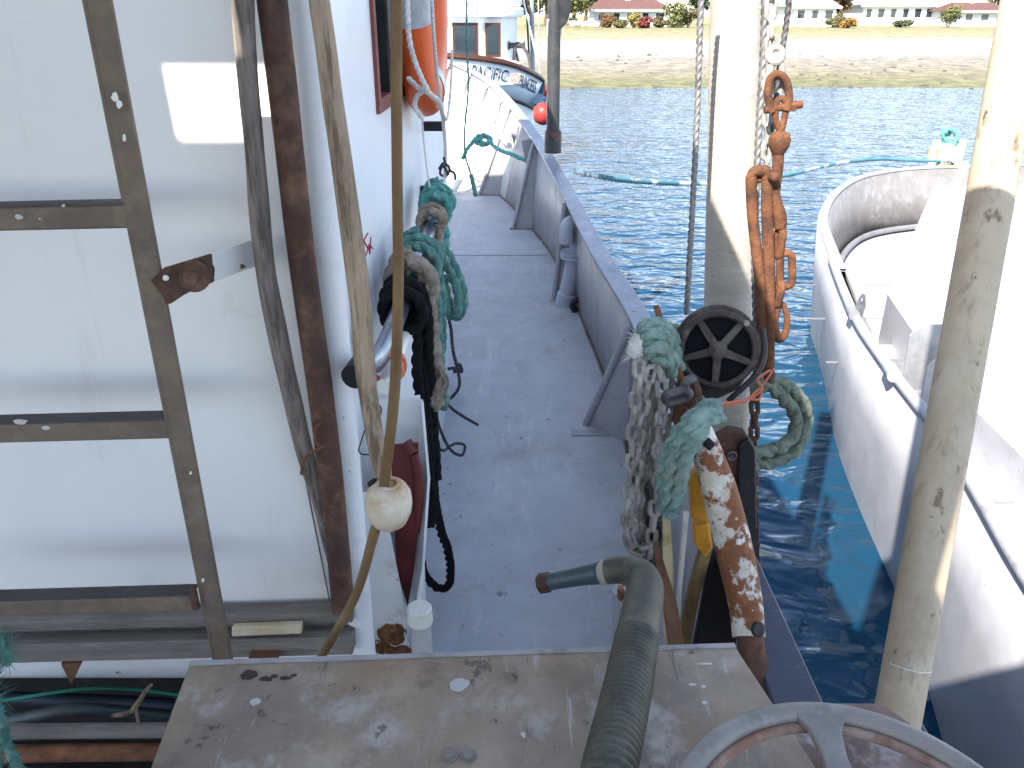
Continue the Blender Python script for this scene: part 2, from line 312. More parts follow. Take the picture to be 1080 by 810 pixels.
M['boatwhite'] = mat('skiff_white_paint', (.40, .40, .42), .45, [((.31, .31, .34), 2.5, .48, .62, .7), ((.24, .22, .2), 26, .63, .67, .7), ((.4, .36, .32), 14, .68, .72, .6)], bump=.12, mott=.04)
M['rail'] = mat('skiff_rail_paint', (.30, .305, .325), .4, [((.2, .2, .22), 8, .52, .66)], bump=.15, mott=.06)
M['hullblack'] = mat('hull_grey', (.16, .17, .2), .5, bump=.2)
M['varnish'] = mat('varnished_trim', (.05, .02, .011), .4, bump=.2, mott=.15)
M['shipwhite'] = mat('glossy_boat_white', (.78, .79, .80), .35, mott=.03)
M['shipblue'] = mat('pale_blue_board', (.72, .75, .76), .35, mott=.05)
M['ink'] = mat('navy_lettering', (.025, .05, .09), .5)
M['gold'] = mat('tan_emblem', (.32, .22, .17), .5)
M['glassdark'] = mat('dark_window_glass', (.02, .03, .035), .06, mott=.1, rvar=.01, spec=.8)
M['glassgrey'] = mat('grey_window_glass', (.20, .25, .27), .12, [((.08, .09, .09), 2.2, .5, .56)], mott=.1, rvar=.02, spec=.7)
M['roofred'] = mat('red_shingle_roof', (.11, .055, .045), .9, mott=.1, mscale=2)
M['roofgrey'] = mat('grey_roof', (.22, .22, .24), .9, mott=.1, mscale=2)
M['housewall'] = mat('pale_siding', (.52, .55, .60), .8, mott=.05)
M['housewhite'] = mat('white_siding', (.72, .72, .70), .8, mott=.05)
M['trunk'] = mat('bark', (.12, .09, .07), .9, mott=.2)
def leafm(n, c): return mat(n, c, .7, [(tuple(x * .5 for x in c), 1.3, .45, .6, .8)], mott=.3, mscale=2)
L_ = {k: leafm('leaves_' + k, c) for k, c in dict(green=(.055, .075, .03), olive=(.11, .095, .04), orange=(.15, .085, .035), yellow=(.24, .20, .06), red=(.17, .04, .035), lime=(.13, .135, .045), gold=(.26, .15, .04), dark=(.035, .06, .03)).items()}
# water
def water_mat():
    m = bpy.data.materials.new('harbour_water'); m.use_nodes = True; N = m.node_tree.nodes; Lk = m.node_tree.links
    B = N['Principled BSDF']; B.inputs['Base Color'].default_value = (.006, .036, .072, 1); B.inputs['Roughness'].default_value = .06
    B.inputs['IOR'].default_value = 1.36; B.inputs['Specular Tint'].default_value = (.42, .74, 1, 1)
    tc = N.new('ShaderNodeTexCoord'); prev = None
    for sc, st, dist, strx in ((1.3, .5, .16, (1, 1.5, 1)), (2.3, .8, .10, (1, 1.6, 1)), (8, .25, .0025, (1, 1.6, 1))):
        mp = N.new('ShaderNodeMapping'); mp.inputs['Scale'].default_value = strx; mp.inputs['Rotation'].default_value = (0, 0, R(14))
        Lk.new(tc.outputs['Object'], mp.inputs[0])
        n = N.new('ShaderNodeTexNoise'); n.inputs['Scale'].default_value = sc; n.inputs['Detail'].default_value = 2.5; n.inputs['Distortion'].default_value = .5
        Lk.new(mp.outputs[0], n.inputs['Vector'])
        b = N.new('ShaderNodeBump'); b.inputs['Strength'].default_value = st; b.inputs['Distance'].default_value = dist
        Lk.new(n.outputs['Fac'], b.inputs['Height'])
        if prev: Lk.new(prev, b.inputs['Normal'])
        prev = b.outputs[0]
    Lk.new(prev, B.inputs['Normal']); return m
WZ = -1.1
g = MB().add([(-1500, -300, WZ), (1500, -300, WZ), (1500, 2500, WZ), (-1500, 2500, WZ)], [(0, 1, 2, 3)])
struct('water', g, water_mat(), flat=True)
# shore: bands by distance from the water's edge
def shore_mat():
    m = bpy.data.materials.new('tidal_beach'); m.use_nodes = True; N = m.node_tree.nodes; Lk = m.node_tree.links; B = N['Principled BSDF']
    B.inputs['Roughness'].default_value = .9
    tc = N.new('ShaderNodeTexCoord'); sp = N.new('ShaderNodeSeparateXYZ'); Lk.new(tc.outputs['Object'], sp.inputs[0])
    n = N.new('ShaderNodeTexNoise'); n.inputs['Scale'].default_value = .12; n.inputs['Detail'].default_value = 6; Lk.new(tc.outputs['Object'], n.inputs[0])
    a = N.new('ShaderNodeMath'); a.operation = 'MULTIPLY_ADD'; a.inputs[1].default_value = 7; Lk.new(n.outputs['Fac'], a.inputs[0]); Lk.new(sp.outputs['Y'], a.inputs[2])
    mr = N.new('ShaderNodeMapRange'); mr.inputs[1].default_value = 35; mr.inputs[2].default_value = 125; Lk.new(a.outputs[0], mr.inputs[0])
    cr = N.new('ShaderNodeValToRGB'); Lk.new(mr.outputs[0], cr.inputs[0]); E = cr.color_ramp.elements
    E[0].position = 0; E[0].color = (.09, .075, .035, 1); E[1].position = 1; E[1].color = (.20, .19, .08, 1)
    for p, c in ((.09, (.13, .12, .05)), (.14, (.17, .145, .085)), (.21, (.20, .17, .13)), (.24, (.19, .165, .13)), (.27, (.28, .25, .21)), (.40, (.30, .27, .22)), (.44, (.25, .20, .11)), (.58, (.23, .18, .09)), (.63, (.19, .165, .07))):
        e = E.new(p); e.color = (*c, 1)
    n2 = N.new('ShaderNodeTexNoise'); n2.inputs['Scale'].default_value = 1.6; n2.inputs['Detail'].default_value = 10; n2.inputs['Roughness'].default_value = .75
    Lk.new(tc.outputs['Object'], n2.inputs[0])
    m2 = N.new('ShaderNodeMapRange'); m2.inputs[1].default_value = .42; m2.inputs[2].default_value = .62; m2.inputs[3].default_value = .6; m2.inputs[4].default_value = 1.45; Lk.new(n2.outputs['Fac'], m2.inputs[0])
    mx = N.new('ShaderNodeMix'); mx.data_type = 'RGBA'; mx.blend_type = 'MULTIPLY'; mx.inputs[0].default_value = 1
    Lk.new(cr.outputs[0], mx.inputs[6]); Lk.new(m2.outputs[0], mx.inputs[7]); Lk.new(mx.outputs[2], B.inputs['Base Color'])
    return m
prof = [(30, -1.5), (36.8, -1.1), (46, -.92), (55, -.62), (64, -.12), (75, .28), (82, .42), (92, .55), (100, .62), (130, .8), (400, 2), (2400, 6)]
g = MB(); xs = [-1500, -300, -100] + list(range(-60, 101, 4)) + [140, 300, 1500]
def shz(x, y, z): return z + (.10 * mnoise.noise(V((x * .09, y * .15, 0))) if y < 130 else 0)
g.loft([[(x, y + 1.6 * mnoise.noise(V((x * .05, 3, 0))), shz(x, y, z)) for x in xs] for y, z in prof])
struct('beach', g, shore_mat(), ang=80)
g = MB(); rr_ = random.Random(5)
for _ in range(420):
    y = 36 + 22 * rr_.random() ** 1.6; x = rr_.uniform(-12, 45) * y / 36; k = next(i for i in range(len(prof) - 1) if prof[i + 1][0] >= y)
    z = prof[k][1] + (prof[k + 1][1] - prof[k][1]) * (y - prof[k][0]) / (prof[k + 1][0] - prof[k][0]); q = rr_.uniform(.05, .17)
    vs = [(x + q * math.cos(t * 1.05) * rr_.uniform(.7, 1.3), y + q * math.sin(t * 1.05), z - .05) for t in range(6)]; top_ = [(x + q * .5 * math.cos(t * 1.05), y + q * .5 * math.sin(t * 1.05), z + q * rr_.uniform(.3, .6)) for t in range(6)]
    g.loft([vs, top_], close=True).add(top_, [tuple(range(6))])
o_ = mesh_obj('beach_stones', g, mat('beach_stone', (.07, .06, .045), .9, [((.17, .16, .12), .6, .5, .62)]), None, flat=True); tag(o_, 'dark scattered stones and weed on the lower tidal beach', 'stones'); o_['kind'] = 'stuff'
# ---------------------------------------------------------------- houses on the shore
def house(x0, x1, yf, z0, hw, hr, wm, rm, label, dep=8, nwin=4, ridge=.35):
    cx = (x0 + x1) / 2; h = thing('house', label, 'house', (cx, yf, z0), 'houses along the shore')
    mesh_obj('wall', MB().bb((x0, yf, z0 - .5), (x1, yf + dep, z0 + hw)), wm, h)
    e = .5; a, b = x0 - e, x1 + e; zy = z0 + hw + .01; ri = (x1 - x0) * .15
    r = MB().add([(a, yf - e, zy), (b, yf - e, zy), (b, yf + dep + e, zy), (a, yf + dep + e, zy), (a + ri, yf + dep / 2, zy + hr), (b - ri, yf + dep / 2, zy + hr)],
                 [(0, 1, 5, 4), (1, 2, 5), (2, 3, 4, 5), (3, 0, 4), (3, 2, 1, 0)])
    ro = mesh_obj('roof', r, rm, h, flat=True)
    mesh_obj('fascia', MB().bb((a, yf - e - .08, zy - .22), (b, yf - e - .005, zy + .02)), M['shipwhite'], h)
    mesh_obj('chimney', MB().bb((cx - .3, yf + dep / 2 - .3, zy + hr * .6), (cx + .3, yf + dep / 2 + .3, zy + hr + .5)), M['housewhite'], ro)
    wdt = (x1 - x0) / nwin
    for i in range(nwin):
        c = x0 + wdt * (i + .5); ww = wdt * random.uniform(.25, .38)
        f = mesh_obj('window', MB().bb((c - ww, yf - .06, z0 + hw * .38), (c + ww, yf - .004, z0 + hw * .86)), M['shipwhite'], h)
        mesh_obj('pane', MB().bb((c - ww + .08, yf - .08, z0 + hw * .38 + .08), (c + ww - .08, yf - .063, z0 + hw * .86 - .08)), M['glassdark'], f)
def hx(px, Y): return at(px, 25, Y=Y).x
house(hx(627, 108), hx(703, 108), 108, .62, 1.95, 1.15, M['housewall'], M['roofred'], 'low pale bungalow with a long reddish brown roof', nwin=5)
house(hx(836, 112), hx(880, 112), 112, .65, 2.3, 1.4, M['housewhite'], M['roofgrey'], 'white house seen just right of the rigging with dark openings below', nwin=3)
house(hx(908, 118), hx(985, 118), 118, .7, 2.5, 1.3, M['housewhite'], M['roofgrey'], 'long white house with grey roof beside the orange bush', nwin=6)
house(hx(1012, 110), hx(1062, 110), 110, .65, 1.8, 1.0, M['housewall'], M['roofred'], 'low house with brown roof and dark eaves at far right of the shore', nwin=3)
# ---------------------------------------------------------------- shrubs and trees on the shore
def leaves(c, rad, n, sz, clumps=9):
    g = MB(); c = V(c); cl = []
    for _ in range(clumps):
        d = V([random.gauss(0, 1) for _ in range(3)]).normalized() * random.uniform(.3, .75)
        cl.append((c + V((d.x * rad[0], d.y * rad[1], d.z * rad[2])), random.uniform(.35, .6)))
    for _ in range(n):
        q, k = random.choice(cl); d = V([random.gauss(0, 1) for _ in range(3)]).normalized() * random.uniform(.55, 1.05) * k
        p = q + V((d.x * rad[0], d.y * rad[1], d.z * rad[2])); a = V([random.gauss(0, 1) for _ in range(3)]).normalized(); b = a.orthogonal().normalized(); s_ = sz * random.uniform(.6, 1.3)
        g.add([p - a * s_, p + b * s_ * .6, p + a * s_, p - b * s_ * .6], [(0, 1, 2, 3)])
    return g
def bush(px, Y, wd, ht, key, label, z0=.58, n=1100):
    x = hx(px, Y); t = thing('bush', label, 'bush', (x, Y, z0), 'bushes in front of the shore houses')
    mesh_obj('foliage', leaves((x, Y, z0 + ht * .5), (wd / 2, wd / 2, ht / 2), n, .16), L_[key], t, flat=True)
    g = MB()
    for k in range(4): g.tube([(x, Y, z0 - .2), (x + random.uniform(-.3, .3) * wd, Y + random.uniform(-.2, .2), z0 + ht * .6)], [.06, .02], 6, 3)
    mesh_obj('stem', g, M['trunk'], t)
bush(641, 100, 2.1, 1.9, 'orange', 'round rust coloured bush at the left corner of the red roofed bungalow')
bush(655, 98, 1.9, 1.0, 'olive', 'low olive bush right of the rust coloured bush')
bush(668, 99, 1.5, 1.7, 'yellow', 'bright yellow bush in front of the bungalow wall')
bush(679, 97, 2.0, 1.15, 'red', 'low crimson bush beside the yellow bush')
bush(697, 100, 2.2, 1.2, 'olive', 'dull green hedge clump right of the crimson bush')
bush(710, 99, 2.6, 3.0, 'lime', 'tall yellow green bush at the right end of the bungalow')
bush(725, 101, 2.8, 2.6, 'olive', 'olive bush between the tall yellow green bush and the wire rope')
bush(895, 100, 2.7, 1.5, 'gold', 'golden orange bush right of the rigging chain')
bush(880, 104, 2.2, 1.5, 'olive', 'dull bush left of the golden orange bush')
bush(1000, 100, 2.6, 2.6, 'lime', 'yellow green bush in front of the long white house')
bush(952, 103, 3.0, .9, 'green', 'low green hedge before the long white house')
def tree(px, Y, ht, cw, key, label, z0=.7, n=2600):
    x = hx(px, Y); t = thing('tree', label, 'tree', (x, Y, z0), 'trees behind the shore houses')
    g = MB().tube([(x, Y, z0 - .4), (x + .2, Y, z0 + ht * .5), (x, Y, z0 + ht * .85)], [.28, .18, .06], 8, 4)
    for k in range(7):
        a = random.uniform(0, 6.28); h0 = ht * random.uniform(.3, .6)
        g.tube([(x + .1, Y, z0 + h0), (x + math.cos(a) * cw * .2, Y + math.sin(a) * cw * .2, z0 + h0 + ht * .15), (x + math.cos(a) * cw * .42, Y + math.sin(a) * cw * .4, z0 + h0 + ht * .28)], [.1, .06, .02], 6, 3)
    mesh_obj('trunk', g, M['trunk'], t)
    mesh_obj('crown', leaves((x, Y, z0 + ht * .6), (cw / 2, cw / 2, ht * .42), n, .24, 16), L_[key], t, flat=True)
tree(604, 104, 5.5, 5, 'lime', 'yellow green tree just right of the grey bow post', n=3000)
tree(617, 118, 8.5, 6, 'olive', 'olive tree left of the bungalow roof')
tree(640, 124, 9, 6, 'green', 'dark tree rising behind the left end of the bungalow')
tree(660, 128, 9, 6, 'orange', 'russet tree behind the middle of the bungalow roof')
tree(736, 122, 6, 3, 'dark', 'narrow dark tree right of the bungalow near the wire rope')
tree(868, 124, 7, 6, 'dark', 'dark tree between the two white houses')
tree(883, 116, 6.5, 3, 'orange', 'small russet tree between the two white houses')
tree(1052, 128, 7, 6, 'olive', 'olive tree behind the brown roofed house')
tree(560, 112, 6.5, 6, 'lime', 'yellow green tree seen through the rigging of the far boat')
tree(575, 124, 8, 6, 'olive', 'olive tree left of the grey bow post')
tree(628, 130, 11, 7, 'green', 'tall green tree between the olive tree and the dark tree left of the bungalow')
tree(676, 134, 10, 7, 'dark', 'dark spreading tree behind the right half of the bungalow roof')
tree(590, 132, 11, 7, 'green', 'tall green tree directly behind the grey bow post')
tree(860, 132, 10, 6, 'dark', 'tall dark tree behind the gap right of the first white house')
# rocks / driftwood on the beach
for i, (px, Y, s_) in enumerate(((622, 90, .9), (606, 92, .5))):
    p = at(px, 36, Y=Y); g = MB().tube([(p.x - s_, Y, 1.0), (p.x, Y, 1.12), (p.x + s_, Y - .2, 1.0)], [.2, .34, .18], 10, 4, wob=.4)
    single('beach_log', g, M['housewhite'], ('larger bleached log on the grass left of the rust coloured bush', 'small bleached log nearest the grey bow post')[i], 'log')

# ---------------------------------------------------------------- our fishing boat
boat = thing('fishing_boat', 'white and grey steel fishing boat with the narrow side deck beside its cabin', 'boat', (0, 0, WZ))
def part(n, mb, m, p=boat, **k): return mesh_obj(n, mb, m, p, **k)
CX = -1.75
# cap outer line and bulwark foot line (starboard), world metres
capo = smooth([V((.55, -2.5, .5)), V((.55, -1, .5)), V((.55, 1.0, .5)), V((.55, 2.0, .5)), at(690, 340, Z=.52), at(640, 262, Z=.57), at(600, 190, Z=.64), at(575, 150, Z=.70), at(545, 110, Z=.85), at(515, 82, Z=1.0), at(470, 62, Z=1.15), V((CX, 11.7, 1.3))], 6)
foot = smooth([V((.50, -2.5, 0)), V((.50, -1, 0)), V((.50, 1.0, 0)), V((.49, 2.0, 0)), V((.475, 3.0, 0)), V((.445, 3.88, 0)), V((.326, 5.6, 0)), V((.152, 6.74, .0)), V((-.19, 8.25, .02)), V((-.62, 8.9, .1)), V((-1.1, 9.3, .13)), V((CX, 9.6, .15))], 6)
inner = []
for i, p in enumerate(capo):
    a = capo[max(i - 1, 0)]; b = capo[min(i + 1, len(capo) - 1)]; t = (b - a); t.z = 0; t.normalize(); inner.append(p + V((-t.y, t.x, 0)) * .088)
def mirror(p): return V((2 * CX - p.x, p.y, p.z))
for sgn, nm in ((0, 's'), (1, 'p')):
    f = (lambda p: p) if not sgn else mirror
    # bulwark skin: from under the cap down to the deck and on down the hull outside
    k = next(i for i, p in enumerate(capo) if p.y > 7.4)
    rows = [[f(c.lerp(n_, .45) - V((0, 0, .02))), f(b_)] for c, n_, b_ in zip(capo, inner, foot)]
    part('bulwark', MB().loft(rows[:k + 1]), M['bulwark'], thick=.012)
    part('bow_bulwark', MB().loft(rows[k:]), M['bowwhite'], thick=.012)
    hull = [[f(c.lerp(n_, .2) - V((0, 0, .03))), f(V((b_.x * .5 + c.x * .5 + .03, b_.y * .5 + c.y * .5, -.15))), f(V((b_.x - .08, b_.y, WZ - .4)))] for c, n_, b_ in zip(capo, inner, foot)]
    part('hull_side', MB().loft(hull), M['hullblack'], thick=.01)
    q = next(i for i, p in enumerate(capo) if p.y > 1.75)
    def capmesh(rng):
        return MB().loft([[f(a), f(b), f(b - V((0, 0, .018))), f(a - V((0, 0, .018)))] for a, b in zip(capo[rng], inner[rng])], close=True)
    part('cap_rail', capmesh(slice(0, q + 1)), M['capblue'], bevel=.003)
    part('cap_rail', capmesh(slice(q, None)), M['cap'], bevel=.003)
# deck as one sheet between the two foot lines
part('deck', MB().loft([[V((CX + (p.x - CX) * u, p.y, p.z + .03 * (1 - abs(u)) ** 2 * 0)) for u in (-1, -.5, 0, .5, 1)] for p in foot]), M['deck'], ang=60)
part('deck_seam', MB().bb((-.62, 5.83, .0015), (.30, 5.838, .004)), M['bulwark'])
# weld bead along the foot and stain at joints
part('weld_bead', MB().tube([p + V((-.012, 0, .004)) for p in foot[18:52]], .007, 6, 1, wob=.5), M['brnpaint'])
# bulwark stays: triangular web with a tube on its inner edge
def capat(y):
    for a, b in zip(inner[:-1], inner[1:]):
        if a.y <= y <= b.y: return a.lerp(b, (y - a.y) / (b.y - a.y))
def footat(y):
    for a, b in zip(foot[:-1], foot[1:]):
        if a.y <= y <= b.y: return a.lerp(b, (y - a.y) / (b.y - a.y))
def stay(fp, y, tp=None):
    ft = footat(y); cp = capat(y + .05) if tp is None else tp
    d = (ft - fp); w_ = V((ft.x, ft.y, ft.z)); top = cp - V((0, 0, .02)); out = capat(y + .05) + V((.06, 0, -.03))
    s_ = part('bulwark_stay', MB().prism([fp, w_, out, top], (0, .008, 0)), M['bulwark'])
    part('stay_tube', MB().tube([fp + V((0, -.004, -.01)), top + V((0, -.004, 0))], .017, 10, 2), M['bulwark'], s_)
    part('foot_plate', MB().box(fp.lerp(w_, .5) + V((0, 0, .003)), (d.length + .05, .05, .006)), M['brnpaint'] if y > 5.5 else M['bulwark'], s_)
stay(at(617, 447, Z=0), 2.93)
stay(at(584, 316, Z=0), 4.78)
stay(at(541, 241, Z=0), 6.65)
stay(at(505, 206, Z=.01), 8.0)
# ribs and stringer inside the white bow
g = MB(); st = []
kk = [i for i, p in enumerate(capo) if p.y > 7.6]
for i in kk: st.append(inner[i].lerp(foot[i], .33) + V((-.03, -.05, 0)))
part('stringer', MB().tube(st, .028, 8, 1), M['bowwhite'])
for i in kk[1::3]:
    a = inner[i] - V((0, .02, .03)); b = inner[i].lerp(foot[i], .36) + V((-.03, -.06, 0))
    part('bow_rib', MB().beam(a, b, .02, .09, up=(0, 1, 0)), M['bowwhite'])
for i in kk[4::5]:
    a = inner[i].lerp(foot[i], .36) + V((-.03, -.06, 0)); b = foot[i] + V((-.25, -.55, .01))
    part('bow_stay', MB().tube([a, b], .03, 10, 2), M['bowwhite'])
# grey corner gussets near where the bow turns white
for i in (kk[0] - 3, kk[0]):
    a = capo[i] + V((-.06, 0, -.02)); part('gusset', MB().prism([a, a + V((-.10, -.02, -.02)), a + V((-.05, -.02, -.26))], (0, .01, 0)), M['bulwark'])
# transom so the hull is closed behind
part('transom', MB().bb((2 * CX - .5, -2.52, WZ - .3), (.5, -2.5, .49)), M['hullblack'])
part('stern_light_block', MB().bb((2 * CX - .4, -2.48, .003), (.40, -2.44, 1.15)), M['white'])  # unseen screen added to keep low light off the aft wall
# cabin ---------------------------------------------------------------
YW, XS, YE = 1.2, -.295, 3.7
wb = at(100, 727, Y=YW).z; ZR = 2.45
XP = 2 * CX - XS
part('aft_wall', MB().bb((XP, YW, wb + .05), (XS, YW + .04, ZR)), M['wall'])
part('wall_foot', MB().tube([(XP, YW + .03, wb + .045), (XS - .02, YW + .03, wb + .045)], .032, 12, 2), M['white'])
wy0, wy1, wz0, wz1 = 1.84, 2.42, 1.41, 1.95
sw = MB()
sw.bb((XS - .04, YW + .042, 0), (XS, wy0, ZR)); sw.bb((XS - .04, wy0, 0), (XS, wy1, wz0)); sw.bb((XS - .04, wy0, wz1), (XS, wy1, ZR)); sw.bb((XS - .04, wy1, 0), (XS, YE, ZR))
part('side_wall', sw, M['wallside'])
part('front_wall', MB().bb((XP + .04, YE - .04, 0), (XS - .042, YE - .002, ZR)), M['wall'])
part('port_wall', MB().bb((XP, YW + .042, 0), (XP + .04, YE, ZR)), M['wallside'])
part('hidden_shade_house', MB().bb((XP + .5, YE + .002, 0), (XS - .42, 5.6, 2.9)), M['wallside'])  # unseen block added ahead of the cabin to shade the bow deck
part('wheelhouse_top', MB().bb((XP + .4, 1.6, ZR + .05), (XS - .30, YE, 3.1)), M['wall'])
wf = MB(); e = .03
wf.bb((XS - .045, wy0, wz0), (XS + .008, wy0 + e, wz1)).bb((XS - .045, wy1 - e, wz0), (XS + .008, wy1, wz1)).bb((XS - .045, wy0 + e, wz0), (XS + .008, wy1 - e, wz0 + e)).bb((XS - .045, wy0 + e, wz1 - e), (XS + .008, wy1 - e, wz1))
wo = part('window', wf, M['maroon'])
part('pane', MB().bb((XS - .03, wy0 + e, wz0 + e), (XS - .024, wy1 - e, wz1 - e)), M['glassgrey'], wo)
part('mullion', MB().bb((XS - .02, wy0 + .20, wz0 + e), (XS + .004, wy0 + .235, wz1 - e)), M['black'], wo)
# half round corner post
part('corner_post', MB().tube([at(316, -80, Y=1.19), at(343, 250, Y=1.19), at(366, 500, Y=1.19), at(384, 700, Y=1.19), at(397, 800, Y=1.19)], .024, 20, 4), M['white'])
part('wall_seam', MB().tube([at(322, 505, Y=1.196), at(337, 580, Y=1.196), at(349, 640, Y=1.196)], .0015, 6, 3), M['timber'])
# strips along the foot of the aft wall
def strip(n, x0, x1, yt, yb, Y, m, bev=.003, dy=0):
    a = at(x0, yt, Y=Y); b = at(x1, yt + dy, Y=Y); c = at(x1, yb + dy, Y=Y); d = at(x0, yb, Y=Y)
    part(n, MB().prism([a, b, c, d], (0, .014 if n == 'pale_batten' else .035, 0)), m, bevel=bev)
strip('upper_batten', -120, 372, 660, 671, 1.155, M['timber'], dy=-14)
strip('timber_rail', -120, 372, 684, 703, 1.14, M['timber'], dy=-12)
strip('pale_batten', 244, 318, 662, 672, 1.14, M['batten'], dy=-3)
part('lug', MB().prism([at(64, 700, Y=1.14), at(86, 699, Y=1.14), at(75, 722, Y=1.14)], (0, .006, 0)), M['brownbar'])
part('lug', MB().prism([at(262, 694, Y=1.12), at(294, 694, Y=1.12), at(292, 699, Y=1.12), at(264, 700, Y=1.12)], (0, .02, 0)), M['brownbar'])
# recess with pipes and hoses below the wall
part('recess_back', MB().bb((-2.2, 1.42, .0), (XS - .045, 1.44, wb + .1)), M['dark'])  # near-black sheets carry the gap's shade in their colour
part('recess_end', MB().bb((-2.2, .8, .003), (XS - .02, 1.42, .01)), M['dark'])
single('drain_pipe', MB().tube([at(-60, 772, Y=1.02), at(170, 770, Y=1.02), at(290, 768, Y=1.02)], .013, 14, 3, wob=.05), M['timber'], 'grey horizontal pipe below the hoses at bottom left', 'pipe')
single('drain_pipe', MB().tube([at(-60, 796, Y=1.0), at(160, 793, Y=1.0), at(290, 790, Y=1.0)], .015, 14, 3, wob=.1), M['rust'], 'rusty horizontal pipe lowest in the recess at bottom left', 'pipe')
single('hose', MB().tube([at(-30, 745, Y=1.2), at(40, 733, Y=1.18), at(100, 726, Y=1.2), at(150, 728, Y=1.25), at(230, 738, Y=1.3)], .0035, 8), M['greenhose'], 'thin bright green line across the dark recess', 'hose')
single('hose', MB().tube([at(-30, 735, Y=1.3), at(60, 738, Y=1.27), at(120, 740, Y=1.28), at(230, 746, Y=1.3)], .014, 12), M['bluehose'], 'thick black hose highest in the dark recess', 'hose')
single('hose', MB().tube([at(-30, 768, Y=1.15), at(30, 756, Y=1.15), at(80, 747, Y=1.16), at(130, 750, Y=1.2), at(230, 760, Y=1.3)], .011, 12), M['tealmetal'], 'blue grey hose curving below the green line', 'hose')
single('twig', MB().tube([at(118, 755, Y=1.1), at(135, 752, Y=1.1), at(143, 745, Y=1.1), at(153, 730, Y=1.12), at(160, 722, Y=1.14)], [.004, .005, .003], 8).tube([at(143, 745, Y=1.1), at(146, 765, Y=1.09)], .003, 8, 2), M['wood'], 'small forked twig lying on the hoses in the recess', 'twig')
# unseen roof added over the aft deck for its shade: sheet with an opening
z1 = 2.40; zt = .03
def roofquad(P): return MB().prism([V((x, y, z1)) for x, y in P], (0, 0, zt))
def pr(p, zz=z1): return p + SUN * ((zz - p.z) / SUN.z)
A = [pr(at(170, 67, Y=1.2)), pr(at(330, 74, Y=1.2)), pr(at(340, 172, Y=1.2)), pr(at(190, 166, Y=1.2))]   # opening that lets the bright patch onto the wall
ys = sorted([p.y for p in A]); yA0, yA1 = A[2].y * .5 + A[3].y * .5, A[0].y * .5 + A[1].y * .5
RX0, RX1, RY0, RY1 = XP - .6, -.12, -4.6, 1.65
RM = -.17; YR_ = -.50
part('shade_roof', roofquad([(RX0, yA1), (RM, yA1), (RM, RY1), (RX0, RY1)]), M['white'])
part('shade_roof', roofquad([(RX0, yA0), (A[3].x, yA0), (A[0].x, yA1), (RX0, yA1)]), M['white'])
part('shade_roof', roofquad([(A[2].x, yA0), (RM, yA0), (RM, yA1 - .001), (A[1].x, yA1 - .001)]), M['white'])
part('shade_roof', roofquad([(RX0, YR_), (RM, YR_), (RM, yA0), (RX0, yA0)]), M['white'])
part('shade_roof', roofquad([(RX0, RY0), (RM, RY0), (RM, YR_), (RX0, YR_)]), M['white'])
part('shade_beam', MB().beam((-.30, -.49, z1 - .06), (.27, .45, z1 - .06), .16, .08), M['white'])  # unseen beam added to shade the leaning pole
part('shade_sheet', roofquad([(RM, RY0), (.95, RY0), (.95, .08), (.56, .02), (.26, -.44), (RM, YR_)]), M['white'])  # added overhang, outline shaped to set the shadow edge on the skiff
part('cabin_roof', MB().bb((XP - .1, 1.652, z1), (XS + .09, YE + .15, z1 + .05)), M['white'])
for x, y in ((-.32, -2.4), (XP, -2.4)): part('roof_post', MB().tube([(x, y, 0), (x, y, z1)], .03, 12, 2), M['white'])
# red scrawl on the side wall
g = MB()
for st_ in ([(384, 247), (379, 262), (381, 281), (386, 276), (385, 262), (379, 266)], [(391, 246), (387, 254), (391, 262), (388, 271), (386, 277)], [(394, 250), (393, 268)], [(377, 246), (378, 256), (381, 262)], [(396, 262), (392, 258), (393, 268)]):
    g.tube([at(px - 3, py, X=XS + .001) for px, py in st_], .0016, 6, 4)
part('red_scrawl', g, M['redmark'])
# vent pipe (gooseneck) on deck
vb = at(596, 321, Z=0); v = part('deck_vent', MB().lathe([(.062, 0), (.062, .07), (.052, .075), (.050, .30), (.050, .33)], vb, (.05, -.02, .30), 20), M['ventgrey'])
vt = vb + V((.05, -.02, .30)); 
part('flange', MB().lathe([(.088, 0), (.088, .016), (.082, .018), (.082, .022), (.088, .024), (.088, .038)], vt, (0, 0, 1), 20), M['ventgrey'], v)
part('gooseneck', MB().tube([vt + V((.01, 0, .03)), vt + V((.012, 0, .15)), vt + V((.0, -.01, .205)), vt + V((-.04, -.03, .21)), vt + V((-.055, -.045, .17)), vt + V((-.055, -.05, .10))], .044, 16), M['ventgrey'], v)
part('vent_pin', MB().tube([vt + V((.03, .01, .17)), vt + V((.035, .01, .28))], .014, 10, 2), M['post'], v)
part('scupper_block', MB().ring(at(609, 322, Z=.04), (.3, -1, .2), .032, .018, 20, 8), M['black'])
# post on the bow bulwark
pb = at(583, 158, Z=.72); pt = at(586, -60, Y=pb.y + .1)
bp = thing('bow_post', 'dark grey steel post on the bow bulwark with a black block at its top', 'post', pb)
mesh_obj('tube', MB().tube([pb - V((0, 0, .0)), at(584, 60, Y=pb.y + .05), pt], [.048, .046, .046], 16, 4), M['post'], bp)
mesh_obj('foot_shoe', MB().lathe([(.062, -.02), (.062, .12), (.055, .14)], pb, (0, 0, 1), 16), M['post'], bp)
mesh_obj('bolt', MB().lathe([(.022, 0), (.022, .02)], pb + V((0, -.065, .11)), (0, -1, 0), 6), M['rustdark'], bp)
mesh_obj('collar', MB().tube([at(584, 38, Y=pb.y + .08), at(584.6, 20, Y=pb.y + .08)], .054, 14, 2), M['bulwark'], bp)
a = [at(x, y, Y=pb.y + .03) for x, y in ((589, -30), (597, -25), (602, -8), (603, 10), (598, 24), (589, 33))]
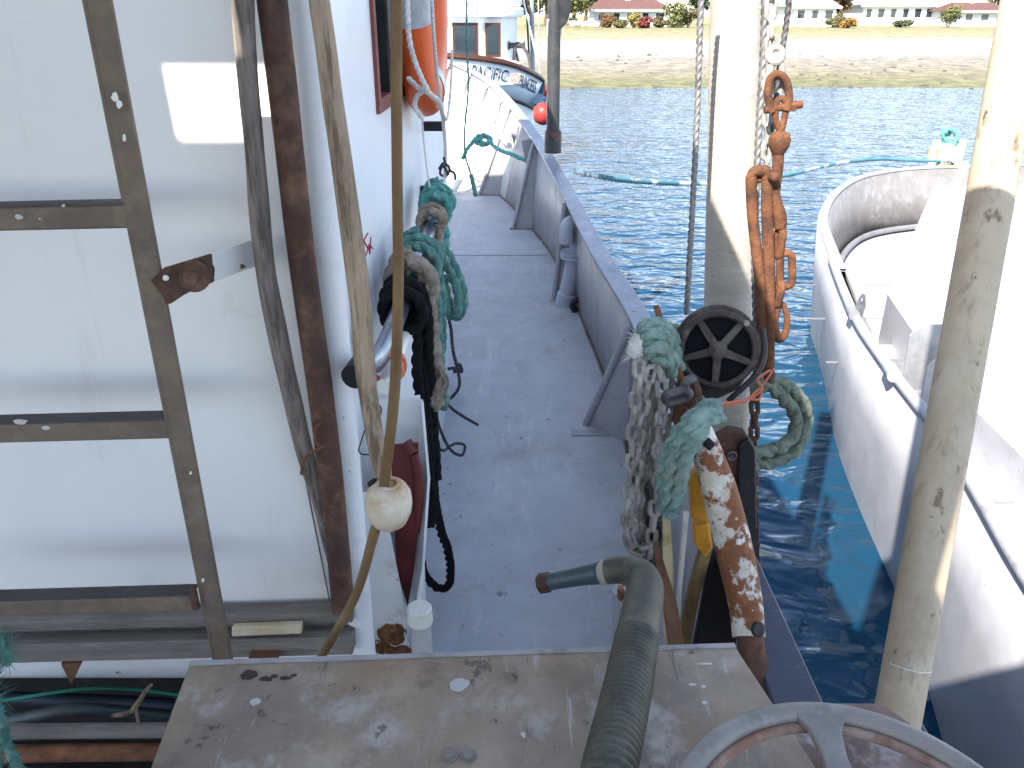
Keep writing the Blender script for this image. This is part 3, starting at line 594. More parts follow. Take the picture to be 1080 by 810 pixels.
mesh_obj('block', MB().prism(a, (0, .08, 0)), M['blacksteel'], bp, bevel=.008)
mesh_obj('pin', MB().tube([at(600, 20, Y=pb.y), at(609, 21, Y=pb.y)], .008, 8, 2), M['post'], bp)

# ---------------------------------------------------------------- ladder
LY = 1.0
lt = thing('ladder', 'weathered bronze coloured ladder fixed off the white aft wall', 'ladder', at(237, 697, Y=LY))
def rail(xoff):
    p0 = at(90, -80, Y=LY) + V((xoff, 0, 0)); p1 = at(237, 697, Y=LY) + V((xoff, 0, 0))
    r_ = mesh_obj('side_rail', MB().beam(p0, p1, .027, .008, up=(0, 1, 0)), M['ladder'], lt, bevel=.0015)
    mesh_obj('rail_flange', MB().beam(p0 + V((-.016, .012, 0)), p1 + V((-.016, .012, 0)), .006, .03, up=(0, 1, 0)), M['ladder'], r_, bevel=.001)
rail(0); rail(-.42)
for xr, yt, yb, sl in ((137, 209, 239, 3), (179, 430, 464, 4), (207, 614, 645, 5)):
    a = at(xr, (yt + yb) / 2 + 3, Y=LY + .006); b = a + V((-.41, 0, -.003 * sl)); h_ = .029
    r_ = mesh_obj('rung', MB().beam(a, b, .02, h_), M['ladder'], lt, bevel=.003)
    mesh_obj('tread', MB().beam(a + V((0, .004, h_ / 2 + .0015)), b + V((0, .004, h_ / 2 + .0015)), .026, .003), M['laddertop'], r_)
mesh_obj('end_plate', MB().box(at(205, 630, Y=LY - .008), (.010, .012, .045)), M['rustdark'], lt, bevel=.003)
for i, (px, py, q, st_) in enumerate(((121, 102, .0055, .7), (126, 110, .0045, .8), (131, 146, .005, .4), (201, 499, .003, .5), (214, 612, .004, .5))):
    mesh_obj('paint_fleck', MB().blob(at(px, py, Y=LY - .0145), q, ax=(1, 0, 0), ay=(.15, 0, 1), h=.0006, st=st_, seed=i + 50), M['pvc'], lt)
for i, (px, py, q, st_) in enumerate(((20, 229, .0035, 1.6), (67, 217, .002, 1.2), (22, 445, .004, 2.6), (48, 451, .003, 2.2))):
    mesh_obj('paint_fleck', MB().blob(at(px, py, Y=LY - .0055), q, ax=(1, 0, 0), ay=(0, 0, 1), h=.0006, st=st_, seed=i + 70), M['pvcspot'], lt)
# stand-off bracket
p0 = at(166, 301, Y=LY + .005); p1 = at(222, 283, Y=1.03); p2 = at(274, 265, Y=1.19)
bk = mesh_obj('bracket', MB().prism([at(158, 296, Y=LY - .01), at(172, 283, Y=LY - .01), at(222, 268, Y=1.03), at(225, 298, Y=1.03), at(196, 310, Y=1.01), at(178, 322, Y=LY - .01)], (0, .007, 0)), M['rustdark'], lt, bevel=.002)
mesh_obj('bolt', MB().lathe([(.021, 0), (.021, .004), (.017, .006), (.009, .0065), (.009, .014)], at(205, 291, Y=1.012), (0, -1, .1), 18), M['rustpipe'], bk)
mesh_obj('bracket_arm', MB().prism([at(214, 271, Y=1.035), at(273, 251, Y=1.18), at(275, 279, Y=1.18), at(216, 301, Y=1.035)], (0, .008, 0)), M['plate'], lt, bevel=.001)
mesh_obj('rust_bloom', MB().blob(at(222, 286, Y=1.033), .010, ax=(1, 0, 0), ay=(.2, 0, 1), h=.0008, st=.6, seed=81).blob(at(219, 275, Y=1.031), .005, ax=(1, 0, 0), ay=(.2, 0, 1), h=.0009, st=.8, seed=82).blob(at(268, 272, Y=1.166), .007, ax=(1, 0, 0), ay=(.2, 0, 1), h=.0008, st=.5, seed=83).blob(at(254, 281, Y=1.125), .004, ax=(1, 0, 0), ay=(.2, 0, 1), h=.0008, st=1.6, seed=84), M['rustpatch'], lt)
mesh_obj('rivet', MB().lathe([(.004, 0), (.003, .003)], at(175, 293, Y=LY - .011), (0, -1, 0), 10), M['pvc'], bk)
# ---------------------------------------------------------------- poles leaning by the wall
single('driftwood_pole', MB().tube([at(255, -60, Y=1.10), at(257, 20, Y=1.105), at(262, 90, Y=1.11), at(269, 160, Y=1.115), at(277, 260, Y=1.12), at(294, 360, Y=1.13), at(316, 455, Y=1.15), at(338, 530, Y=1.165), at(351, 592, Y=1.175)], [.0135, .0135, .0135, .0135, .0145, .015, .014, .013, .010], 16, 6, wob=.18), M['woodgrey'], 'grey bent driftwood pole between the ladder and the rusty pipe', 'pole')
single('rusty_pipe', MB().tube([at(283, -60, Y=1.13), at(287, 0, Y=1.13), at(300, 110, Y=1.13), at(318, 270, Y=1.13), at(336, 400, Y=1.13), at(352, 530, Y=1.13), at(362, 642, Y=1.13)], .0195, 20, 4, wob=.04), M['rustpipe'], 'brown rusty pipe standing beside the white corner post', 'pipe')
single('driftwood_pole', MB().tube([at(332, -70, Y=1.08), at(337, 0, Y=1.08), at(350, 100, Y=1.08), at(364, 200, Y=1.08), at(377, 300, Y=1.085), at(386, 390, Y=1.08), at(397, 465, Y=1.06), at(407, 515, Y=1.05)], [.0125, .013, .0135, .014, .0155, .015, .0135, .012], 16, 6, wob=.22), M['wood'], 'tan driftwood pole in front of the corner post with its foot in the foam float', 'pole')
single('rust_hook', MB().tube([at(318, 500, Y=1.12), at(322, 482, Y=1.11), at(336, 474, Y=1.09), at(342, 470, Y=1.08)], .0028, 8).tube([at(341, 472, Y=1.09), at(333, 466, Y=1.09), at(332, 452, Y=1.1), at(338, 446, Y=1.11)], .002, 8), M['rust'], 'thin rusty wire hook wrapped on the rusty pipe', 'hook')
single('long_stick', MB().tube([at(418, -60, Y=1.02), at(418, 60, Y=1.02), at(419, 180, Y=1.02), at(420, 290, Y=1.02), at(418, 380, Y=1.02), at(412, 455, Y=1.02), at(403, 525, Y=1.025), at(392, 572, Y=1.02), at(374, 630, Y=1.01), at(338, 694, Y=.98)], [.0068, .0068, .007, .0072, .0075, .0078, .008, .0078, .0075, .0065], 14, 6, wob=.12), M['bamboo'], 'thin varnished brown stick running through the foam float', 'stick')
fc = at(410, 532, Y=1.035)
fl = thing('net_float', 'yellowed egg shaped foam float on the thin brown stick', 'float', fc)
mesh_obj('float_body', MB().lathe([(.010, -.040), (.020, -.038), (.029, -.028), (.0345, -.010), (.0355, .006), (.033, .022), (.027, .033), (.017, .040), (.012, .038)], fc, (.10, -.15, 1), 28), M['foam'], fl, ang=60)
mesh_obj('hole_rim', MB().ring(fc + V((.004, -.006, .040)), (.1, -.15, 1), .013, .003, 24, 8), M['foam'], fl)
mesh_obj('hole', MB().lathe([(.008, 0), (.008, .006)], fc + V((-.021, .004, .0325)), (-.6, 0, 1), 12), M['dark'], fl)
# ---------------------------------------------------------------- handrail along the cabin side
hr = thing('handrail', 'dark steel handrail tube along the cabin side, ropes hung on it', 'handrail', (-.22, 1.2, 1.08))
h0 = at(372, 394, Y=1.20); h1 = at(400, 379, Y=1.27); 
RAILX = -.215
P_h = [at(378, 391, X=-.235), at(402, 374, X=-.222), at(430, 305, X=RAILX), at(454, 240, X=RAILX), at(466, 195, X=RAILX)]
mesh_obj('tube', MB().tube(P_h, .0175, 16, 4), M['tube'], hr)
mesh_obj('end_cap', MB().tube([P_h[0] - V((.004, .02, .002)), P_h[0] + V((.004, .022, .002))], .020, 16, 2), M['black'], hr)
for px, py in ((455, 201), (458, 133)):
    c = at(px, py, X=-.26); mesh_obj('wall_bracket', MB().box(c, (.07, .03, .03)), M['black'], hr, bevel=.003)
single('white_tube', MB().tube([at(405, 408, Y=1.24), at(420, 372, Y=1.4), at(436, 330, Y=1.6), at(446, 300, Y=1.8)], .014, 14, 2), M['pvc'], 'short white plastic tube slung under the handrail', 'tube')
tp = at(407, 384, Y=1.26)
single('orange_tape', MB().ring(tp + V((.0, .0, -.008)), (-.1, 1, 0), .027, .0045, 30, 8, flat=2.6, a=(0, 0, 1)).ring(tp + V((.002, .012, -.008)), (-.3, 1, .2), .029, .004, 30, 8, flat=2, a=(0, 0, 1)), M['cordpink'], 'orange tape binding the white tube to the handrail end', 'tape')
def wraps(y0, y1, n, rad, r, m, jit=.004, name='rope_coil'):
    pts = []
    for i in range(n * 14 + 1):
        g = 2 * math.pi * i / 14; y = y0 + (y1 - y0) * i / (n * 14)
        t = (y - P_h[1].y) / (P_h[-1].y - P_h[1].y); z = P_h[1].z + (P_h[-1].z - P_h[1].z) * t
        rr = rad * (1 + .12 * math.sin(g * .5 + 1)); pts.append(V((RAILX + rr * math.sin(g), y, z + rr * math.cos(g) * 1.05 - .006)))
    return pts
def rp(n, m, label, paths, r, cat='rope', group=None, fz=0, jit=.004, fl_=.012):
    g = MB()
    for p in paths:
        g.rope(p, r, jit=jit)
        if fz: g.fuzz(p, r, fz, fl_)
    return single(n, g, m, label, cat, group, ang=80)
def pts(l, **k): return [at(a, b, **k) if len((a, b)) == 2 else None for a, b in l]
def p3(l): return [at(a, b, Y=c) for a, b, c in l]
rp('rope_coil', M['ropeteal'], 'far green rope coil near the forward end of the handrail', [wraps(2.22, 2.40, 4, .036, .013, 0), p3([(462, 225, 2.3), (470, 245, 2.28), (468, 262, 2.25)])], .014, fz=160)
rp('rope_wrap', M['ropetan'], 'brown rope turns between the two green coils on the handrail', [wraps(2.09, 2.16, 3, .030, .012, 0), p3([(462, 238, 2.1), (464, 252, 2.08), (460, 262, 2.05)])], .011, fz=60)
rp('rope_coil', M['ropegreen'], 'large green rope coil with long loops hanging to the deck side', [wraps(1.73, 1.85, 4, .044, .013, 0),
    p3([(452, 262, 1.9), (468, 262, 1.9), (480, 282, 1.88), (488, 305, 1.86), (489, 325, 1.85), (481, 334, 1.85), (474, 318, 1.87), (468, 290, 1.9)]),
    p3([(450, 258, 1.86), (463, 262, 1.86), (473, 285, 1.85), (483, 312, 1.84), (482, 330, 1.83), (474, 330, 1.84), (466, 300, 1.86), (460, 275, 1.88)]),
    p3([(455, 270, 1.8), (465, 300, 1.78), (466, 350, 1.78), (464, 400, 1.78), (470, 425, 1.78)]),
    p3([(450, 268, 1.76), (460, 300, 1.74), (462, 350, 1.74), (466, 395, 1.74), (468, 432, 1.74)])], .0115, fz=200)
rp('tan_rope', M['ropetan'], 'thick tan hawser draped over the handrail with a frayed hanging end', [wraps(1.62, 1.69, 2, .044, .013, 0), 
    p3([(430, 272, 1.66), (446, 285, 1.64), (452, 310, 1.63), (455, 345, 1.62), (459, 380, 1.61), (460, 400, 1.61)])], .0165, fz=160)
g = MB(); c = at(460, 412, Y=1.6)
for i in range(60):
    a = at(456 + random.uniform(-5, 9), 385 + random.uniform(0, 20), Y=1.6 + random.uniform(-.02, .02)); b = a + V((random.uniform(-.012, .012), random.uniform(-.01, .01), -random.uniform(.03, .07)))
    g.tube([a, a.lerp(b, .5) + V((random.uniform(-.012, .012), 0, 0)), b + V((random.uniform(-.008, .008), 0, 0))], .0032, 6, 3)
g.lathe([(.006, -.07), (.018, -.05), (.021, -.01), (.017, .02)], c + V((0, 0, .02)), (0.05, 0, 1), 12)
tag(mesh_obj('frayed_rope_end', g, M['ropetan']), 'frayed matted tan rope end hanging beside the black rope', 'rope')
rp('black_rope', M['ropeblack'], 'thick black rope coiled on the handrail and looping down to the deck', [wraps(1.47, 1.57, 4, .037, .011, 0),
    p3([(440, 300, 1.58), (447, 330, 1.56), (446, 380, 1.56), (449, 430, 1.57), (455, 500, 1.6), (462, 545, 1.66), (474, 590, 1.74), (474, 615, 1.78), (462, 620, 1.78), (448, 606, 1.75), (444, 590, 1.7)]),
    p3([(436, 302, 1.55), (440, 340, 1.54), (441, 400, 1.54), (447, 460, 1.55), (453, 510, 1.58), (456, 540, 1.6), (454, 555, 1.6)]),
    p3([(443, 300, 1.53), (450, 330, 1.54), (453, 380, 1.56), (455, 430, 1.6), (459, 480, 1.6), (460, 505, 1.6)])], .0118, jit=.003)
rp('thin_black_cord', M['ropedark'], 'thin dark cord hanging below the handrail ropes with a knot and loose tails', [
    p3([(460, 290, 1.9), (462, 305, 1.9), (474, 340, 1.9), (478, 370, 1.9), (483, 392, 1.9), (484, 408, 1.92), (475, 420, 1.93), (466, 421, 1.93), (460, 430, 1.9)]),
    p3([(468, 421, 1.93), (478, 432, 2.0), (490, 440, 2.1), (504, 448, 2.2)]),
    p3([(457, 432, 1.9), (459, 460, 1.95), (466, 475, 2.0), (480, 468, 2.1), (490, 470, 2.15), (487, 480, 2.1), (475, 474, 2.0), (463, 450, 1.95), (460, 430, 1.9)]),
    p3([(472, 389, 1.9), (480, 388, 1.9), (487, 392, 1.9), (484, 384, 1.9), (479, 392, 1.9), (486, 388, 1.9)])], .0045, jit=.001)
# ---------------------------------------------------------------- lifebuoy
LC = V((XS + .052, 2.42, 1.68)); RR = .27
lb = thing('lifebuoy', 'orange ring lifebuoy with silver bands hung edge on beside the cabin window', 'lifebuoy', LC)
mesh_obj('ring', MB().ring(LC, (1, 0, 0), RR, .065, 64, 20, flat=.75, a=(0, 0, 1)), M['orange'], lb)
for k in (100, 190, 280, 10):
    mesh_obj('band', MB().ring(LC, (1, 0, 0), RR, .0668, 8, 20, flat=.77, a0=k - 8, a1=k + 8, a=(0, 0, 1)), M['silver'], lb)
mesh_obj('grab_line', MB().rope([V((XS + .108, LC.y - math.cos(R(t)) * .34, LC.z - math.sin(R(t)) * .34)) for t in (-60, -30, 0, 25, 50, 78, 100, 130, 150)], .0045), M['ropewhite'], lb)
rp('white_rope', M['ropewhite'], 'white rope looped round the foot of the lifebuoy and trailing forward', [p3([(427, -20, 1.9), (432, 40, 1.9), (440, 72, 1.92), (452, 97, 1.95)]), p3([(430, 83, 2.0), (442, 94, 1.98), (452, 98, 1.97), (463, 108, 2.2), (468, 130, 2.5), (470, 160, 2.6), (469, 188, 2.62)]),
    p3([(450, 95, 1.97), (441, 100, 1.98), (438, 112, 2.0), (446, 124, 2.0)])], .0062, fz=30)
rp('pale_cord', M['ropewhite'], 'thin pale cord hanging straight down the cabin wall below the lifebuoy', [p3([(445, 120, 2.3), (448, 160, 2.3), (453, 195, 2.3), (460, 225, 2.3), (463, 255, 2.3)])], .0025, jit=.001)
rp('pale_cord', M['ropewhite'], 'thin pale cord hanging in a loop by the forward end of the handrail', [p3([(468, 185, 2.6), (471, 210, 2.6), (477, 240, 2.6), (475, 256, 2.6), (464, 262, 2.6)])], .0025, jit=.001)
rp('pale_cord', M['ropewhite'], 'thin cord running from the cabin end to the hanging green line', [p3([(469, 200, 2.9), (485, 204, 3.2), (495, 200, 3.4)])], .0025, jit=.001)
rp('dark_lashing', M['ropedark'], 'dark frayed lashing round the white rope by the cabin end', [p3([(463, 178, 2.6), (468, 172, 2.58), (474, 178, 2.6), (470, 186, 2.62), (464, 183, 2.6), (467, 175, 2.58), (473, 184, 2.6)]), p3([(470, 175, 2.6), (468, 166, 2.6)]), p3([(474, 180, 2.6), (479, 183, 2.6), (480, 190, 2.6)])], .004, jit=.001)
# ---------------------------------------------------------------- white bin on the corner with red tool
bx_ = thing('tool_bin', 'narrow white steel bin with red inside and rusty foot against the cabin corner', 'bin', at(420, 690, Y=1.28))
Yb = 1.28; dpt = .14
mesh_obj('front_plate', MB().prism([at(382, 520, Y=Yb), at(403, 520, Y=Yb), at(424, 628, Y=Yb), at(432, 690, Y=Yb), at(434, 760, Y=Yb), at(392, 760, Y=Yb), at(387, 640, Y=Yb)], (0, .004, 0)), M['plate'], bx_)
mesh_obj('back_plate', MB().prism([at(384, 424, Y=Yb + dpt), at(443, 417, Y=Yb + dpt), at(449, 640, Y=Yb + dpt), at(395, 640, Y=Yb + dpt)], (0, .004, 0)), M['white'], bx_, bevel=.001)
sp = [at(443, 421, Y=Yb + dpt - .004), at(444, 424, Y=Yb + .10), at(451, 505, Y=Yb + .06), at(445, 600, Y=Yb + .02), at(438, 640, Y=Yb + .004), at(441, 640, Y=Yb + dpt - .004)]
mesh_obj('side_plate', MB().prism(sp, (.005, 0, 0)), M['white'], bx_)
mesh_obj('red_lining', MB().prism([at(412, 470, Y=Yb + .05), at(441, 468, Y=Yb + .05), at(443, 530, Y=Yb + .05), at(437, 600, Y=Yb + .03), at(430, 640, Y=Yb + .03), at(418, 600, Y=Yb + .04)], (0, .006, 0)), M['red'], bx_)
mesh_obj('rust_patch', MB().blob(at(414, 668, Y=Yb - .002), .030, ax=(1, 0, 0), ay=(0, 0, 1), st=1.0, h=.0008, seed=3).blob(at(402, 684, Y=Yb - .002), .016, ax=(1, 0, 0), ay=(0, 0, 1), st=.7, h=.0009, seed=6).blob(at(420, 690, Y=Yb - .0025), .022, ax=(1, 0, 0), ay=(0, 0, 1), st=1.3, h=.0007, seed=5), M['rustpatch'], bx_)
fe = thing('red_flare_tube', 'red and silver canister standing in the white bin', 'canister', at(424, 540, Y=1.33))
a = at(424, 484, Y=1.36); b = at(430, 528, Y=1.36); d = (a - b).normalized()
mesh_obj('canister_body', MB().tube([b, a], .017, 18, 2), M['silver'], fe)
mesh_obj('shoulder', MB().tube([a, a + d * .012], [.017, .013], 18, 2), M['silver'], fe)
mesh_obj('red_band', MB().tube([a - d * .012, a - d * .006], .0174, 18, 2), M['redmark'], fe)
mesh_obj('red_hose', MB().tube([at(436, 478, Y=1.33), at(441, 505, Y=1.33), at(440, 560, Y=1.33)], .009, 10).tube([at(428, 466, Y=1.34), at(436, 478, Y=1.33)], .012, 10, 2), M['red'], fe)
pc = at(443, 655, Y=1.22); 
pv = thing('capped_standpipe', 'short grey standpipe with a white ribbed screw cap', 'pipe', V((pc.x, pc.y, 0)))
mesh_obj('standpipe', MB().tube([V((pc.x + .004, pc.y, .0)), V((pc.x, pc.y, pc.z + .01))], .0205, 20, 2), M['pipewhite'], pv)
cp_ = MB(); seg = 40; o = 0; prof_ = [(0, .034), (.021, .034), (.0235, .031), (.0245, .0), (.020, -.001)]
t0 = V((pc.x, pc.y, pc.z)); 
for (r_, h_) in prof_:
    for j in range(seg):
        g_ = 2 * math.pi * j / seg; q = r_ * (1.03 if j % 2 and r_ > .0236 else 1); cp_.v.append(t0 + V((q * math.cos(g_), q * math.sin(g_), h_)))
for i in range(4):
    for j in range(seg): k = (j + 1) % seg; cp_.f.append((i * seg + j, i * seg + k, (i + 1) * seg + k, (i + 1) * seg + j))
mesh_obj('screw_cap', cp_, M['pvc'], pv, ang=25)
# wall end tube fittings under the handrail
single('thin_wire', MB().tube(p3([(378, 475, 1.17), (382, 462, 1.17), (386, 450, 1.16)]), .0012, 6).tube(p3([(378, 475, 1.17), (382, 479, 1.16), (396, 480, 1.15)]), .0012, 6).tube(p3([(398, 425, 1.15), (402, 432, 1.14), (400, 441, 1.14)]), .0016, 6).tube(p3([(397, 445, 1.15), (404, 460, 1.14), (408, 466, 1.14)]), .0012, 6), M['ropedark'], 'thin bent wire snagged behind the tan driftwood pole', 'wire')

# ---------------------------------------------------------------- lines in the bow
rp('hanging_green_line', M['ropegreen'], 'thin dark green line hanging down in front of the white bow', [p3([(493, -30, 4.6), (492, 40, 4.6), (494, 90, 4.6), (490, 140, 4.6), (491, 165, 4.6), (498, 188, 4.6), (501, 206, 4.6)])], .0055, jit=.002)
rp('hanging_line_end', M['ropegreen'], 'thick whipped green end of the hanging line', [p3([(497, 184, 4.58), (499, 194, 4.58), (502, 207, 4.58)])], .013, jit=0)
rp('bow_lashing', M['ropeteal'], 'pale teal rope knotted inside the bow and led to the bulwark', [p3([(497, 152, 7.3), (503, 145, 7.3), (512, 143, 7.3), (516, 150, 7.3), (508, 150, 7.3), (504, 143, 7.3), (515, 146, 7.3), (522, 155, 7.2), (540, 163, 7.0), (560, 171, 6.9), (569, 172, 6.9)]), p3([(500, 148, 7.3), (492, 158, 7.3), (488, 168, 7.3)]), p3([(508, 141, 7.3), (518, 147, 7.3), (511, 153, 7.3), (502, 150, 7.3), (510, 144, 7.3)])], .018, fz=60, fl_=.05)

# ---------------------------------------------------------------- mooring line to the neighbour
rp('mooring_line', M['ropeblue'], 'blue green mooring line with white strands running to the neighbouring skiff', [[at(606, 181, Z=.67), at(650, 189, Y=5.8), at(700, 193, Y=6.4), at(770, 193, Y=7.1), at(830, 185, Y=7.9), at(880, 173, Y=8.6), at(925, 168, Y=9.2), at(960, 169, Y=9.4), at(1025, 171, Y=9.5)]], .019, jit=0)

# ---------------------------------------------------------------- mast with rigging at the rail
mb0 = at(768, 330, Y=1.85); mt0 = at(777, 0, Y=1.97); md = (mt0 - mb0)
ms = thing('mast_pole', 'thick pale metal pole rising from the rail behind the black sheave', 'pole', mb0 - md * (mb0.z / md.z) * .55)
mbase = mb0 - md * ((mb0.z - .42) / md.z)
mesh_obj('tube', MB().tube([mbase, mb0, mt0, mt0 + md * 1.3], .0575, 36, 3), M['mast'], ms)
mesh_obj('clamp_band', MB().tube([mb0 - md * .18, mb0 - md * .15], .0605, 36, 2), M['blacksteel'], ms)
def wrope(l, r, label, m='wire'): return rp('wire_rope', M[m], label, [l], r, 'wire rope', 'wire ropes beside the mast', jit=0)
wrope([at(741, -40, Y=1.8), at(738, 40, Y=1.8), at(734, 150, Y=1.78), at(724, 332, Y=1.72)], .0068, 'twisted wire rope left of the mast pole')
wrope([at(808, -40, Y=1.78), at(805, 60, Y=1.78), at(800, 150, Y=1.76), at(796, 250, Y=1.74), at(797, 330, Y=1.72), at(799, 380, Y=1.7)], .0078, 'twisted wire rope hard against the right edge of the mast pole')
wrope([at(836, -40, Y=1.72), at(830, 20, Y=1.72), at(824, 60, Y=1.72), at(815, 130, Y=1.73), at(808, 180, Y=1.74)], .006, 'dark wire rope running down to the rusty turnbuckle', 'galvdark')
# galvanised chain beside the rope
g = MB().chain([at(814, -30, Y=1.73), at(812, 60, Y=1.73), at(808, 180, Y=1.73)], .045, .026, .0055, .2)
single('rigging_chain', g, M['galv'], 'grey chain hanging between the mast wire and the rusty shackle', 'chain')
g = MB().chain([at(800, 345, Y=1.72), at(796, 420, Y=1.7), at(795, 520, Y=1.69), at(797, 600, Y=1.68)], .045, .028, .006, .3)
single('rigging_chain', g, M['rustdark'], 'dark rusty chain hanging down below the sheave beside the pole', 'chain')
# shackle, swivel, turnbuckle, hook
rg = thing('rusty_turnbuckle', 'orange rusted turnbuckle and swivel hanging at the right of the mast', 'turnbuckle', at(810, 400, Y=1.66))
YR = 1.68; sc = YR / 850 / .99
mesh_obj('shackle', MB().tube(p3([(814, 118, YR), (810, 100, YR), (812, 84, YR), (820, 78, YR), (829, 85, YR), (832, 102, YR), (829, 116, YR)]), [.009, .008, .0075, .0075, .0075, .008, .011], 12), M['orangerust'], rg)
mesh_obj('shackle_pin', MB().tube(p3([(806, 116, YR), (846, 110, YR)]), .0075, 12, 2).lathe([(.011, 0), (.011, .012)], at(833, 112, YR and None or None, YR), (1, 0, .1), 6), M['orangerust'], rg)
mesh_obj('swivel_eye', MB().tube(p3([(822, 138, YR), (818, 125, YR), (819, 108, YR), (825, 104, YR), (829, 112, YR), (827, 126, YR), (824, 138, YR)]), .0065, 10), M['orangerust'], rg)
sb = at(822, 150, Y=YR)
mesh_obj('swivel_ball', MB().lathe([(.007, -.030), (.013, -.022), (.0205, -.008), (.022, .006), (.018, .017), (.009, .022)], sb, (0, 0, 1), 18), M['orangerust'], rg, ang=70)
mesh_obj('swivel_shank', MB().tube(p3([(821, 158, YR), (820, 180, YR), (817, 205, YR), (822, 228, YR), (823, 240, YR)]), [.012, .0105, .011, .015, .013], 12, wob=.15), M['orangerust'], rg)
mesh_obj('jaw_bolt', MB().lathe([(.010, 0), (.009, .015), (.004, .018)], at(814, 186, Y=YR - .015), (.2, -1, .1), 10).tube(p3([(795, 190, YR + .01), (818, 186, YR)]), .008, 10, 2), M['orangerust'], rg)
mesh_obj('body', MB().tube(p3([(790, 192, YR), (794, 182, YR), (803, 180, YR), (809, 186, YR), (809, 225, YR - .005), (812, 300, YR - .01), (811, 350, YR - .015), (810, 398, YR - .02)]), [.008, .010, .012, .012, .012, .0125, .013, .0145], 14, wob=.12), M['orangerust'], rg)
mesh_obj('body_bar', MB().tube(p3([(792, 186, YR), (794, 230, YR), (802, 300, YR - .01), (804, 360, YR - .015), (806, 396, YR - .02)]), [.011, .0115, .012, .0105, .009], 14, wob=.15), M['orangerust'], rg)
mesh_obj('lower_ring', MB().lathe([(.016, 0), (.017, .02), (.012, .022)], at(809, 402, Y=YR - .02), (0, 0, 1), 14), M['rustdark'], rg)
g = MB().link(at(822, 256, Y=1.68), (0, 0, 1), (1, .3, 0), .074, .034, .0085).link(at(829, 285, Y=1.675), (-.15, 0, 1), (.2, 1, 0), .092, .042, .0085).link(at(821, 310, Y=1.67), (.1, 0, 1), (1, .2, 0), .066, .034, .0085)
single('rusty_chain', g, M['orangerust'], 'three rusty orange links below the swivel beside the turnbuckle', 'chain')
single('rusty_hook', MB().tube(p3([(824, 318, 1.67), (818, 330, 1.67), (817, 345, 1.67), (821, 357, 1.67), (828, 352, 1.67), (830, 335, 1.67), (826, 320, 1.67)]), [.008, .009, .009, .010, .008, .007, .006], 12), M['orangerust'], 'rusty hook at the bottom of the short orange links', 'hook')
gh = thing('grey_shackle', 'pale grey shackle above the orange rusty shackle', 'shackle', at(818, 60, Y=1.7))
mesh_obj('shackle_bow', MB().tube(p3([(813, 100, 1.7), (811, 85, 1.7), (814, 66, 1.7), (818, 58, 1.7), (823, 66, 1.7), (826, 84, 1.7), (823, 98, 1.7)]), .007, 12), M['galv'], gh)
mesh_obj('eye', MB().ring(at(818, 58, Y=1.7), (0, -1, .2), .013, .008, 22, 10), M['galv'], gh)
# cotter
# sheave -----------------------------------------------------------------
SC = at(757, 369, Y=1.52); AX = V((-.18, -1, .22)).normalized()
U = V((1, -.18, 0)); U = (U - AX * U.dot(AX)).normalized(); W = AX.cross(U)
if W.z < 0: W = -W
sh = thing('cable_sheave', 'dark round cable sheave with five spokes in front of the mast', 'sheave', SC)
Rx = .079
mesh_obj('back_plate', MB().lathe([(.070, -.012), (.070, -.006)], SC, AX, 40), M['sheaveback'], sh)
mesh_obj('outer_flange', MB().lathe([(.084, -.045), (.088, -.040), (.088, -.030), (.076, -.026)], SC, AX, 48).lathe([(.078, -.024), (.0795, -.018), (.0795, -.012), (.070, -.010)], SC, AX, 48), M['sheave'], sh)
mesh_obj('rim', MB().ring(SC, AX, .0735, .0075, 48, 12, flat=.9), M['sheave'], sh)
for k in range(5):
    a_ = R(90 + 72 * k + 180); d = U * math.cos(a_) + W * math.sin(a_); n_ = AX.cross(d)
    mesh_obj('spoke', MB().prism([SC + d * .012 + n_ * .009, SC + d * .070 + n_ * .007, SC + d * .070 - n_ * .007, SC + d * .012 - n_ * .009], AX * .006), M['sheave'], sh, bevel=.002)
mesh_obj('hub', MB().lathe([(.019, -.002), (.019, .008), (.012, .010), (.006, .0105), (.006, .014)], SC, AX, 20), M['sheave'], sh)
ck = [SC + U * x + W * y - AX * .03 for x, y in ((-.062, -.058), (.070, -.046), (.052, -.085), (.012, -.108), (-.010, -.110), (-.045, -.088))]
mesh_obj('cheek', MB().prism(ck, -AX * .02), M['sheave'], sh, bevel=.003)
mesh_obj('guard_strap', MB().tube([SC + U * .083 + W * .05 + AX * .0, SC + U * .092 - AX * .0, SC + U * .080 - W * .045, SC + U * .030 - W * .105], .006, 10), M['blacksteel'], sh)
mesh_obj('flange_bolt', MB().lathe([(.007, 0), (.005, .006)], SC + U * .05 + W * .058 + AX * .006, AX, 8), M['alloy'], sh)
# mast foot block below
mf = thing('mast_foot_block', 'rusty cheeked block on a dark steel post under the mast pole', 'block', V((.62, 1.62, .1)))
mesh_obj('cheek_plate', MB().prism(p3([(752, 478, 1.60), (757, 462, 1.60), (770, 454, 1.60), (786, 457, 1.60), (796, 470, 1.60), (798, 545, 1.60), (788, 560, 1.60), (762, 555, 1.60)]), (0, .03, 0)), M['rustdark'], mf, bevel=.004)
mesh_obj('dark_cheek', MB().prism(p3([(780, 470, 1.585), (790, 463, 1.585), (797, 475, 1.585), (799, 590, 1.585), (795, 640, 1.585), (782, 640, 1.585), (778, 560, 1.585)]), (0, .012, 0)), M['blacksteel'], mf, bevel=.003)
mesh_obj('pin', MB().ring(at(772, 481, Y=1.59), (0, -1, 0), .010, .0025, 20, 8).lathe([(.007, 0), (.006, .006)], at(772, 481, Y=1.598), (0, -1, 0), 8), M['galvdark'], mf)
mesh_obj('steel_post', MB().prism(p3([(748, 540, 1.64), (799, 540, 1.64), (803, 640, 1.6), (806, 700, 1.55), (760, 700, 1.55), (752, 640, 1.6)]), (0, .02, 0)), M['dark'], mf)
